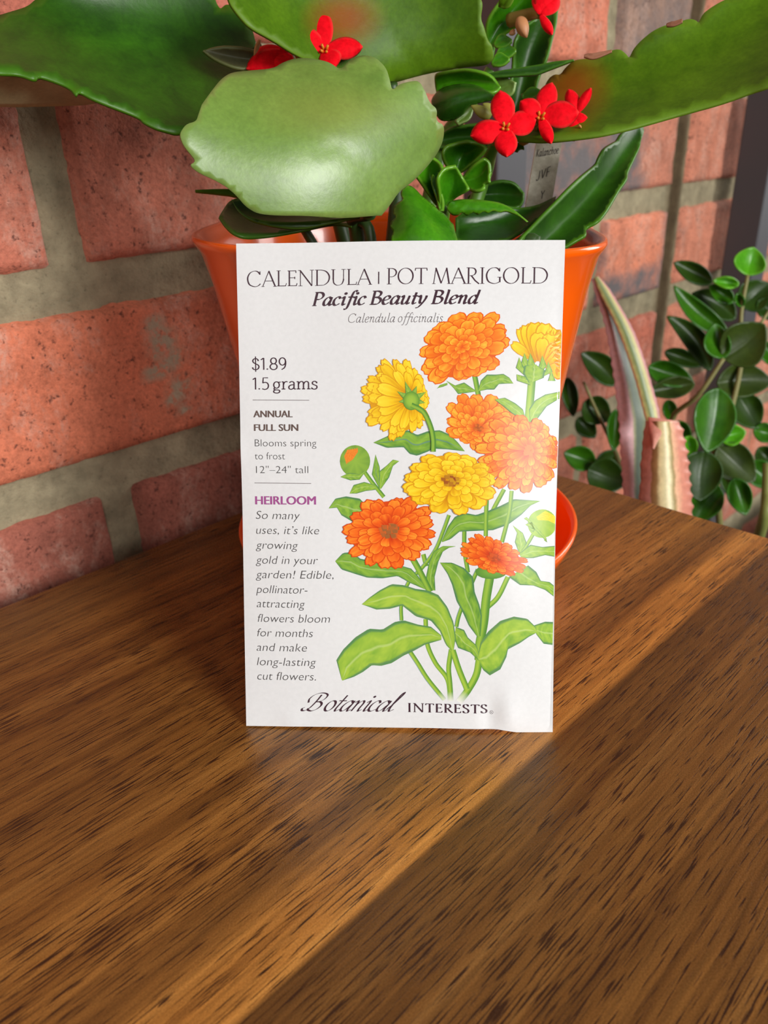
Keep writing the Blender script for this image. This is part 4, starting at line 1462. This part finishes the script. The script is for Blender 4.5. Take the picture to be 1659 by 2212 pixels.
for bx, by, r in ((1085, 90, 20), (1092, 112, 22), (1080, 130, 20)):
    real_leaf('leaf', KAL, [(bx - r, by + 8), (bx - r * .6, by - r * .6), (bx, by - r), (bx + r, by - r * .3)], [(bx - r, by + 10), (bx - r * .2, by + r * .7), (bx + r * .5, by + r * .5), (bx + r, by)], [.246, .244], FRESH, n=14, m=6)
real_leaf('leaf', KAL, [(550, 148), (510, 146), (470, 130), (438, 110)], [(550, 112), (520, 106), (480, 104), (440, 108)], [.226, .222], leaf_mat('dry_grey_leaf', ((64, 66, 40), (92, 92, 62)), .5, edge=(110, 120, 60)), cup=.002)
real_leaf('leaf', KAL, [(1046, 160), (1080, 152), (1120, 146), (1160, 140), (1200, 132), (1240, 128)], [(1046, 168), (1090, 164), (1130, 162), (1160, 160), (1180, 152), (1240, 130)], [.246, .242, .238], SHADEGREEN)
real_leaf('leaf', KAL, [(1128, 205), (1140, 190), (1152, 186), (1170, 195)], [(1128, 212), (1145, 214), (1160, 208), (1170, 198)], [.262, .260], DEEP, n=14, m=6)
real_leaf('leaf', KAL, [(1076, 14), (1078, -2), (1090, -20)], [(1078, 16), (1098, 20), (1112, -2), (1112, -22)], [.240, .236], OLIVE, n=14, m=6)
# a small tooth-edged leaf tip peeking below the flower
real_leaf('leaf', KAL, [(1100, 322), (1112, 312), (1122, 306)], [(1104, 330), (1110, 322), (1118, 328), (1124, 320), (1134, 324), (1130, 312)], [.250, .249], DEEP, n=12, m=4)

TOP = POT_C + V((0, 0, .0875))
stem('stem', KAL, [TOP + V((-.012, -.012, 0)), (770, 500, .236), (762, 470, .228), (800, 462, .212)], .0026, .0018, DSTEM)
stem('stem', KAL, [TOP + V((.006, -.004, 0)), (955, 480, .245), (953, 452, .234)], .0026, .0018, STEMG)
stem('stem', KAL, [TOP + V((.002, .004, 0)), (930, 420, .262), (960, 300, .262), (1010, 235, .256), (1060, 150, .250)], .003, .0018, STEMG)
stem('stem', KAL, [TOP + V((-.006, .002, 0)), (860, 400, .252), (850, 260, .244), (848, 180, .236)], .003, .0016, DSTEM)
stem('stem', KAL, [TOP + V((-.014, .004, 0)), (700, 360, .252), (600, 200, .248), (553, 100, .240)], .003, .0018, DSTEM)
stem('stem', KAL, [TOP + V((.012, .002, 0)), (1040, 400, .258), (1060, 330, .248), (1083, 285, .238)], .0028, .0018, STEMG)
stem('stem', KAL, [TOP + V((.018, -.006, 0)), (1120, 535, .232), (1165, 525, .228)], .003, .002, DSTEM)
stem('stem', KAL, [TOP + V((-.010, -.020, 0)), (800, 510, .232), (770, 478, .234)], .002, .0015, DSTEM)
stem('stem', KAL, [TOP + V((-.016, -.008, 0)), (640, 470, .246), (560, 434, .240)], .0018, .0012, DSTEM)

# ---- flowers
PETAL, npt, bpt = mat_new('red_petal')
nz = noise_n(npt, N(npt, 'ShaderNodeNewGeometry').outputs['Position'], 700, 3, .6)
rpt = ramp(npt, [(.3, lin((206, 4, 18))), (.7, lin((240, 8, 28)))])
npt.links.new(nz, rpt.inputs[0])
apt = N(npt, 'ShaderNodeAttribute', attribute_name='Col')
cpt = mixn(npt, 'MIX', apt.outputs['Fac'], rpt.outputs[0], lin((250, 110, 96)))
npt.links.new(cpt, bpt.inputs['Base Color'])
setp(bpt, Roughness=.7, Specular_IOR_Level=.08)
EYE = simple('flower_heart', (206, 120, 24), .6)
DRY = simple('dry_sepal', (196, 140, 84), .7)
CALYX = simple('flower_tube', (150, 128, 62), .5)
r5 = lambda x, y: (x / 2.37, y / 2.37)
r6 = lambda x, y: (600 + x / 2.37, y / 2.37)
r7 = lambda x, y: (1100 + x / 2.968, y / 2.968)


def flower(center, petals, zd, label=None, eye=True, tube=None):
    """center and petal tips in photo pixels; petals: (tip, width px, depth change to the tip)"""
    vs, fs, cs = [], [], []
    n, m = 12, 8
    for tip, w, dz in petals:
        a, b = V(center), V(tip)
        ax = b - a
        L = ax.length
        ax.normalize()
        nx = V((-ax.y, ax.x))
        o = len(vs)
        for i in range(n + 1):
            t = i / n
            prof_ = 1.32 * (t + .06) ** .72 * max(0, 1 - t ** 2.1) ** .85
            ww = w * .64 * prof_
            for j in range(m + 1):
                v = j / m - .5
                p = a + ax * (L * t) + nx * (v * 2 * ww)
                z = zd + dz * t ** 1.4 - .0012 * sin(t * pi) + .0022 * (4 * v * v) * t
                vs.append(P3(p.x, p.y, z))
                e = 1 - abs(v) * 2
                cs.append((.22 if (e < .01 or i == n) else 0,) * 3)
        for i in range(n):
            for j in range(m):
                q = o + i * (m + 1) + j
                fs.append((q, q + 1, q + m + 2, q + m + 1))
    f = keep(mesh_obj('flower', vs, fs, PETAL, None, cs), KAL)
    s = f.modifiers.new('s', 'SOLIDIFY')
    s.thickness = .0004
    s.offset = 0
    if label:
        f['label'] = label
    if eye:
        c = P3(center[0], center[1], zd - .0006)
        vs, fs = [], []
        for q in range(4):
            an = q * pi / 2 + .6
            off = cxv * (cos(an) * .0008) + cuv * (sin(an) * .0008)
            v1, f1 = tube_mesh([[c + off + fw * .002, c + off - fw * .0004, c + off * 1.6 - fw * .0012]], [(.0005, .00035)], 6)
            fs += [tuple(len(vs) + k for k in ff) for ff in f1]
            vs += v1
        e = mesh_obj('flower_heart', vs, fs, EYE)
        e.parent = f
        e.matrix_parent_inverse = f.matrix_parent_inverse.copy()
        e.matrix_parent_inverse = Matrix.Translation(-V(KAL.location)) @ Matrix.Identity(4)
        e.matrix_parent_inverse = Matrix.Identity(4)
    if tube:
        P = cat3([P3(center[0], center[1], zd + .0006), P3(*tube[0]), P3(*tube[1])])
        v1, f1 = tube_mesh([P], [(.0012, .0022)], 8)
        e = mesh_obj('flower_tube', v1, f1, CALYX)
        e.parent = f
    return f


flower(r6(240, 258), [(r6(58, 165), 66, -.002), (r6(208, 36), 56, .002), (r6(433, 240), 54, .001), (r6(292, 345), 58, -.003)], .222, 'open red flower with four petals', tube=((690, 140, .232), (680, 170, .242)))
flower(r5(1495, 165), [(r5(1335, 95), 50, -.001), (r5(1412, 22), 46, .003), (r5(1480, 300), 40, .001)], .230, tube=((640, 110, .238), (660, 170, .246)))
flower(r5(1480, 275), [(r5(1262, 352), 58, -.003), (r5(1300, 270), 40, .001), (r5(1430, 370), 58, -.003)], .228, eye=False, tube=((640, 150, .236), (660, 180, .246)))
flower(r6(1165, 655), [(r6(1140, 465), 58, .001), (r6(988, 695), 58, -.001), (r6(1322, 612), 60, .001), (r6(1172, 803), 54, -.003)], .224, 'open red flower facing forward', tube=((1080, 290, .234), (1070, 310, .246)))
flower(r6(1345, 600), [(r6(1244, 518), 50, -.001), (r6(1405, 425), 48, .002), (r6(1540, 575), 66, -.002), (r6(1400, 735), 30, -.004)], .226, tube=((1166, 275, .234), (1130, 300, .244)))
flower(r6(1530, 580), [(r6(1490, 458), 34, .001), (r6(1604, 452), 22, -.002), (r6(1572, 655), 34, -.001), (r6(1515, 722), 38, -.002)], .230, eye=False, tube=((1235, 262, .236), (1180, 292, .244)))
flower(r6(1345, 75), [(r6(1392, -70), 50, .001), (r6(1440, -10), 40, .001), (r6(1405, 178), 22, -.004), (r6(1330, -40), 34, .002)], .236, eye=False, tube=((1150, 30, .242), (1100, 44, .248)))


def bud(a, b, w, zd, mat, name='bud'):
    """a small closed spindle from a to b (photo pixels)"""
    A, B = P3(a[0], a[1], zd), P3(b[0], b[1], zd - .001)
    vs, fs = [], []
    ax = (B - A).normalized()
    s1 = ax.orthogonal().normalized()
    s2 = ax.cross(s1)
    n, k = 10, 12
    r = w / F * zd * .5
    for i in range(n + 1):
        t = i / n
        q = r * (sin(pi * min(1, t * .86 + .12)) ** .8) * (1 - .25 * t)
        for j in range(k):
            an = 2 * pi * j / k
            vs.append(A.lerp(B, t) + (s1 * cos(an) + s2 * sin(an)) * max(q, .00005) * (1 + .06 * cos(4 * an)))
    for i in range(n):
        for j in range(k):
            fs.append((i * k + j, i * k + (j + 1) % k, (i + 1) * k + (j + 1) % k, (i + 1) * k + j))
    fs.append(tuple(reversed(range(k))))
    fs.append(tuple(range(n * k, (n + 1) * k)))
    return keep(mesh_obj(name, vs, fs, mat), KAL)


BUDM = simple('pinkish_bud', (186, 128, 84), .5)
BUDG = simple('green_bud', (150, 150, 70), .5)
bud(r6(1235, 95), r6(1275, 192), 32, .240, BUDM)
bud(r6(1215, 160), r6(1185, 175), 14, .243, BUDM)
bud(r6(1090, 600), r6(990, 540), 28, .234, BUDG)
bud(r6(1105, 570), r6(1050, 530), 22, .236, BUDG)
bud(r6(1325, 660), r6(1300, 640), 16, .231, BUDM)
bud(r6(1410, 610), r6(1310, 655), 20, .230, CALYX)
for a, b, w in ((r5(1380, 205), r5(1440, 170), 10), (r5(1440, 165), r5(1450, 235), 10), (r5(1528, 65), r5(1545, 125), 10), (r5(1330, 205), r5(1300, 285), 12), (r5(1500, 225), r5(1490, 280), 10), (r6(298, 330), r6(290, 352), 8), (r6(1540, 640), r6(1555, 655), 6)):
    bud(a, b, w, .226, DRY, 'dry_sepal')

# ------------------------------------------------------------------ plant tag
TAGM, ntg, btg = mat_new('worn_white_plastic')
ng = noise_n(ntg, N(ntg, 'ShaderNodeNewGeometry').outputs['Position'], 260, 5, .7)
rg = ramp(ntg, [(.35, lin((176, 170, 150))), (.7, lin((214, 210, 194)))])
ntg.links.new(ng, rg.inputs[0])
ntg.links.new(rg.outputs[0], btg.inputs['Base Color'])
setp(btg, Roughness=.5)
tz = .268
q0, q1, q2, q3 = P3(1160, 296, tz + .004), P3(1216, 292, tz + .006), P3(1190, 445, tz), P3(1134, 450, tz - .002)
ext = 1.9
b2, b3 = q1 + (q2 - q1) * ext, q0 + (q3 - q0) * ext
mid = (b2 + b3) * .5 + ((b2 + b3) * .5 - (q0 + q1) * .5) * .12
b2, b3 = b2.lerp(mid, .55), b3.lerp(mid, .55)
k2, k3 = q1 + (q2 - q1) * 1.5, q0 + (q3 - q0) * 1.5
nn = (q1 - q0).cross(q3 - q0).normalized()
if nn.dot(CAM - q0) < 0:
    nn = -nn
ring = [q0, q1, k2, b2, b3, k3]
tv = [p + nn * .0004 for p in ring] + [p - nn * .0004 for p in ring]
tg = empty('plant_tag', 'worn white plastic plant label stuck in the orange pot', 'plant label', b3)
keep(mesh_obj('tag_plate', tv, [tuple(range(6)), tuple(reversed(range(6, 12)))] + [(i, i + 6, (i + 1) % 6 + 6, (i + 1) % 6) for i in range(6)], TAGM, smooth=False), tg)
TAGINK = simple('faded_pen', (84, 78, 72), .7)


def tag_text(text, table, u_a, v_a, u_b, v_b, capf, thick, dots=0):
    st = lay(table, text, thick, thick * .8, 0, 0, .05)
    xs = [p.x for s in st for p in s[0] + s[1]]
    a, b = min(xs), max(xs)

    def at(u, v):
        return q0.lerp(q1, u).lerp(q3.lerp(q2, u), v) + nn * .0005
    vs, fs = [], []
    for A, B in st:
        o = len(vs)
        for p, q in zip(A, B):
            for w in (p, q):
                t = (w.x - a) / (b - a)
                vs.append(at(u_a + (u_b - u_a) * t, v_a + (v_b - v_a) * t - capf * w.y))
        for i in range(len(A) - 1):
            fs.append((o + 2 * i, o + 2 * i + 1, o + 2 * i + 3, o + 2 * i + 2))
    return keep(mesh_obj('pen_writing', vs, fs, TAGINK, smooth=False), tg)


KT = dict(ITAL)
KT['K'] = (.62, [('l', [(.1, 1), (.1, 0)]), ('l', [(.5, 1), (.12, .45)]), ('l', [(.2, .55), (.55, 0)])])
KT['h'] = (.58, [('l', [(.1, 1.03), (.1, 0)]), ('c', [(.12, .32), (.22, .53), (.35, .62), (.43, .5), (.42, 0)])])
KT['J'] = (.5, [('c', [(.35, 1), (.35, .3), (.28, .03), (.12, .0), (.03, .15)])])
KT['V'] = (.6, [('l', [(.03, 1), (.28, 0)]), ('l', [(.28, 0), (.55, 1)])])
KT['F'] = (.5, [('l', [(.1, 1), (.1, 0)]), ('l', [(.1, 1), (.48, 1)]), ('l', [(.1, .5), (.4, .5)])])
tag_text('Kalanchoe', KT, .08, .30, .92, .27, .11, .11)
tag_text('JVF', KT, .22, .64, .72, .58, .13, .12)
tag_text('Y', {'Y': (.5, [('l', [(.05, 1), (.25, .5)]), ('l', [(.48, 1), (.25, .5)]), ('l', [(.25, .5), (.25, 0)])])}, .50, .90, .66, .89, .11, .12)

# ------------------------------------------------------------------ metal rack beside the table
rk = empty('metal_rack', 'dark grey metal plant rack with upright posts standing against the brick wall', 'rack', (0, 0, 0))
rk.rotation_euler = (0, 0, YW)


def wloc(px, py, zd):
    q = P3(px, py, zd)
    return q.dot(DW), q.dot(NW)


s1, n1_ = wloc(1621, 480, .60)
s2, n2_ = wloc(1066, 350, .395)
for s_, n_ in ((s1, n1_), (s2, n2_)):
    h = .0125
    box('rack_post', s_ - h, s_ + h, n_ - h, n_ + h, -.75, .62, [BLACK], rk, .0012)
box('rack_shelf', .300, s1 + .35, .03, min(n1_, n2_) - .0127, -.262, -.242, WOOD_EDGE, rk, .001)
box('rack_rail', s2 + .0125, s1 - .0125, n1_ - .008, n1_ + .008, -.262, -.245, BLACK, rk)
for s_ in (.31, s1 + .32):
    for n_ in (.04, .13):
        box('rack_foot', s_, s_ + .02, n_, n_ + .02, -.75, -.262, BLACK, rk)


# ------------------------------------------------------------------ pink striped plant
def lathe_pot(name, label, c, r0, r1, h, mat):
    root = empty(name, label, 'flower pot', c)
    prf = [(r0 * .6, 0, 2), (r0, 0, 2), (r0 * 1.03, .004, 2), (r1 * .97, h * .82, 2), (r1 * 1.06, h * .83, 2), (r1 * 1.08, h, 2), (r1 * .98, h, 2), (r1 * .95, h * .86, 2), (r1 * .5, h * .85, 2)]
    lathe('pot_body', prf, mat, root, 48)
    return root


def stripe_mat(name, stops, rough=.4):
    m, nt, b = mat_new(name)
    a = N(nt, 'ShaderNodeAttribute', attribute_name='Col')
    sp = N(nt, 'ShaderNodeSeparateColor')
    nt.links.new(a.outputs['Color'], sp.inputs[0])
    geo = N(nt, 'ShaderNodeNewGeometry').outputs['Position']
    n1 = noise_n(nt, geo, 160, 4, .6)
    ma = N(nt, 'ShaderNodeMath', operation='MULTIPLY_ADD')
    nt.links.new(n1, ma.inputs[0])
    ma.inputs[1].default_value = .10
    nt.links.new(sp.outputs[0], ma.inputs[2])
    sb = N(nt, 'ShaderNodeMath', operation='SUBTRACT')
    nt.links.new(ma.outputs[0], sb.inputs[0])
    sb.inputs[1].default_value = .05
    r = ramp(nt, [(p, lin(c)) for p, c in stops])
    nt.links.new(sb.outputs[0], r.inputs[0])
    n2 = noise_n(nt, geo, 420, 3, .6)
    rr = ramp(nt, [(.3, g(.85)), (.7, g(1.1))])
    nt.links.new(n2, rr.inputs[0])
    c = mixn(nt, 'MULTIPLY', 1.0, r.outputs[0], rr.outputs[0])
    nt.links.new(c, b.inputs['Base Color'])
    setp(b, Roughness=rough)
    return m


r8 = lambda x, y: (1150 + x / 3.073, 480 + y / 3.073)


def strap(parent, L, R, d, mat, cup=0, roll=0, name='leaf', teeth=None, thick=.0016, label=None):
    n, m = 170, 24
    L, R = resample(chaikin([r8(*p) for p in L], 3), n), resample(chaikin([r8(*p) for p in R], 3), n)
    D = resample([(i / (len(d) - 1), v * 100) for i, v in enumerate(d)], n)
    vs, fs, cs = [], [], []
    for i in range(n):
        t = i / (n - 1)
        for j in range(m + 1):
            v = j / m
            l, r = L[i].copy(), R[i].copy()
            p = l.lerp(r, v)
            if teeth:
                p.x -= teeth[1] * (1 - abs(sin(t * pi * teeth[0]))) * max(0, 1 - v * 6)
                p.x += teeth[2] * (1 - abs(sin(t * pi * teeth[0] + .6)) ** .6) * max(0, v * 6 - 5)
            z = D[i].y / 100 + cup * 4 * v * (1 - v) + roll * (v - .5)
            vs.append(P3(p.x, p.y, z))
            cs.append((v, t, 0))
    for i in range(n - 1):
        for j in range(m):
            a = i * (m + 1) + j
            fs.append((a, a + 1, a + m + 2, a + m + 1))
    o = keep(mesh_obj(name, vs, fs, mat, None, cs), parent)
    s = o.modifiers.new('s', 'SOLIDIFY')
    s.thickness = thick
    s.offset = 0
    if label:
        o['label'] = label
    return o


SHELF_Z = -.242
pc = P3(1412, 1110, .395)
pc.z = SHELF_Z
lathe_pot('flower_pot', 'terracotta pot on the rack holding the pink striped plant', pc, .034, .042, .10, TERRA)
BROM = empty('striped_plant', 'pink and green striped strap-leaf plant beyond the table edge', 'plant', pc + V((0, 0, .085)))


def down(pl, px, dy):
    return pl + [px[0:2], (px[0] + px[2], px[1] + dy)]


A1 = stripe_mat('pink_green_stripe', [(0, (222, 170, 178)), (.10, (240, 198, 204)), (.44, (230, 186, 190)), (.52, (150, 150, 112)), (.62, (84, 98, 84)), (.80, (96, 110, 92)), (.93, (120, 124, 90)), (1, (196, 132, 100))])
A2 = stripe_mat('yellow_green_stripe', [(0, (206, 120, 92)), (.12, (170, 160, 100)), (.32, (92, 112, 66)), (.52, (128, 138, 84)), (.66, (196, 190, 120)), (.78, (206, 190, 140)), (.90, (210, 140, 140)), (1, (206, 150, 158))])
B1 = stripe_mat('cream_pink_stripe', [(0, (214, 150, 132)), (.2, (216, 150, 136)), (.235, (150, 104, 66)), (.33, (142, 108, 66)), (.40, (210, 190, 140)), (.50, (190, 174, 116)), (.58, (224, 210, 160)), (.66, (150, 130, 76)), (.72, (226, 176, 140)), (.84, (206, 134, 112)), (1, (200, 126, 108))])
B2 = stripe_mat('pink_flap', [(0, (190, 96, 84)), (.3, (206, 140, 124)), (.7, (196, 130, 112)), (1, (226, 176, 160))])
strap(BROM, [(405, 375), (430, 480), (470, 600), (500, 720), (522, 850), (542, 1000), (562, 1150), (578, 1300), (590, 1500), (600, 1650), (612, 1810), (640, 2250), (680, 2700)],
      [(418, 372), (450, 470), (520, 600), (580, 730), (640, 900), (690, 1050), (735, 1230), (752, 1300), (748, 1420), (740, 1560), (735, 1700), (728, 1830), (720, 2250), (718, 2700)],
      [.425, .41, .400, .395, .395], A1, cup=-.004, roll=.008, teeth=(32, 4, 0), label='long leaf with a broad pink margin')
strap(BROM, [(418, 372), (450, 470), (520, 600), (580, 730), (640, 900), (690, 1050), (735, 1230), (765, 1340)],
      [(428, 362), (500, 440), (560, 540), (620, 640), (672, 740), (712, 850), (752, 970), (792, 1110), (832, 1250), (838, 1320)], [.424, .405, .392, .386], A2, cup=-.004, roll=.010, teeth=(16, 1.2, 1.2), label='narrow fold striped yellow-green')
strap(BROM, [(765, 1320), (752, 1380), (742, 1450), (736, 1550), (724, 1620), (732, 1700), (716, 1800), (720, 1900), (735, 2300), (745, 2700)],
      [(962, 1325), (985, 1390), (996, 1450), (1012, 1520), (1020, 1590), (1028, 1660), (1034, 1750), (1044, 1830), (1052, 1930), (1000, 2300), (960, 2700)], [.378, .380, .382, .384], B1, cup=-.008, teeth=(19, 2, 7), label='short cut leaf with cream stripes and toothed pink edge')
strap(BROM, [(768, 1296), (778, 1380), (790, 1450), (800, 1502)], [(966, 1322), (900, 1372), (838, 1430), (803, 1504)], [.375, .371, .369], B2, cup=-.002, thick=.001, label='folded pink tip')

# ------------------------------------------------------------------ leafy green plant behind
fc = P3(1590, 1150, .50)
fc.z = SHELF_Z
lathe_pot('flower_pot', 'dark glazed pot on the rack holding the glossy green bush', fc, .040, .052, .12, DARKPOT)
FIC = empty('leafy_bush', 'glossy green leafy bush in front of the rack post', 'plant', fc + V((0, 0, .10)))
FD = leaf_mat('bush_dark_leaf', ((28, 50, 6), (44, 72, 10)), .38, sheen=.3, edge=(44, 80, 28))
FM = leaf_mat('bush_mid_leaf', ((32, 78, 4), (56, 110, 10)), .32, sheen=.35, edge=(56, 116, 32))
FB_ = leaf_mat('bush_bright_leaf', ((64, 140, 12), (96, 176, 26)), .32, sheen=.4, edge=(110, 180, 40), transl=.1)
FO = leaf_mat('bush_olive_leaf', ((38, 54, 12), (58, 76, 20)), .40, sheen=.3, edge=(60, 84, 32))


def ovate(base, tip, w, zd, mat, bend=0, dz=0, cup=.004, roll=0):
    a, b = V(r8(*base)), V(r8(*tip))
    w *= 1.16 / 3.073
    ax = b - a
    n_ = V((-ax.y, ax.x)).normalized()
    L, R = [], []
    for i in range(25):
        t = i / 24
        pr = (sin(pi * t ** .86) ** .72) * .5 * (1 - .08 * t)
        c = a + ax * t + n_ * (bend * ax.length * 4 * t * (1 - t))
        L.append(tuple(c + n_ * (w * pr)))
        R.append(tuple(c - n_ * (w * pr)))
    return real_leaf('leaf', FIC, L, R, [zd, zd + dz], mat, cup=cup, roll=roll, n=22, m=8, thick=.0007)


for a in (((1425, 350), (1470, 165), 185, .440, FB_), ((1372, 412), (1200, 388), 62, .445, FB_), ((1195, 400), (940, 265), 112, .46, FD), ((1335, 530), (1175, 420), 95, .45, FM), ((1390, 560), (1570, 400), 190, .47, FD),
          ((1350, 640), (1060, 470), 150, .462, FD, .08), ((1300, 740), (940, 420), 120, .455, FM, -.06), ((1265, 905), (1545, 680), 270, .43, FO, .05, -.01), ((1268, 905), (1215, 670), 150, .428, FM, -.08), ((1185, 985), (893, 620), 130, .45, FD, .10),
          ((560, 1080), (325, 865), 150, .46, FD, .06), ((770, 960), (1075, 1065), 140, .455, FM), ((1080, 1070), (770, 1130), 120, .452, FO), ((880, 860), (1140, 950), 95, .475, FD), ((1225, 1070), (1600, 1060), 200, .45, FO, -.05),
          ((1235, 1100), (1160, 1530), 245, .415, FM, -.03), ((1370, 1150), (1500, 1370), 190, .46, FD), ((1245, 1430), (1420, 1390), 120, .44, FB_), ((1030, 1420), (1060, 1560), 90, .455, FB_), ((1140, 1515), (1110, 1850), 265, .42, FD, .04),
          ((1230, 1490), (1480, 1720), 220, .44, FO), ((1340, 1700), (1420, 1945), 140, .435, FM), ((1240, 1750), (1080, 1990), 190, .45, FM, .05), ((340, 1200), (520, 1310), 170, .47, FD), ((560, 1240), (540, 1520), 95, .46, FM), ((420, 1600), (210, 1530), 140, .46, FM),
          ((370, 1640), (620, 1740), 210, .455, FD), ((230, 1030), (275, 1290), 90, .48, FD), ((1430, 1600), (1620, 1760), 150, .46, FM), ((960, 1320), (1030, 1480), 100, .47, FM), ((1470, 1380), (1640, 1420), 110, .46, FM), ((900, 1180), (930, 1330), 80, .49, FM),
          ((1390, 560), (1360, 470), 50, .44, FM), ((1500, 520), (1640, 640), 120, .47, FD), ((1530, 800), (1640, 960), 110, .47, FM), ((300, 1300), (420, 1430), 110, .5, FD), ((1500, 1500), (1600, 1620), 110, .48, FD), ((560, 1520), (420, 1700), 130, .49, FD), ((1300, 1600), (1380, 1860), 150, .47, FD)):
    ovate(*a)
FST = simple('pale_bush_stem', (126, 122, 70), .6)
fb = fc + V((0, 0, .10))
j = lambda x, y, z: (*r8(x, y), z)
stem('stem', FIC, [fb + V((.0, 0, 0)), j(1215, 1600, .455), j(1250, 1430, .45), j(1330, 1200, .45), j(1390, 900, .45), j(1385, 620, .445), j(1430, 350, .44)], .0022, .0010, FST)
stem('stem', FIC, [fb + V((-.006, 0, 0)), j(1000, 1500, .47), j(930, 1300, .46), j(1100, 1150, .44), j(1270, 905, .43)], .0020, .0012, FST)
stem('stem', FIC, [fb + V((-.010, .004, 0)), j(700, 1900, .49), j(560, 1540, .47), j(420, 1240, .47), j(340, 1060, .47)], .0018, .0008, FST)
stem('stem', FIC, [fb + V((.010, 0, 0)), j(1530, 2000, .42), j(1555, 1800, .42), j(1560, 1600, .42)], .0034, .0024, simple('light_green_stem', (130, 138, 72), .5))
stem('stem', FIC, [j(1390, 900, .45), j(1500, 700, .45), j(1590, 560, .46)], .0012, .0008, FST)
stem('stem', FIC, [j(1215, 1600, .455), j(1290, 1700, .45), j(1350, 1740, .445)], .0014, .0008, FST)
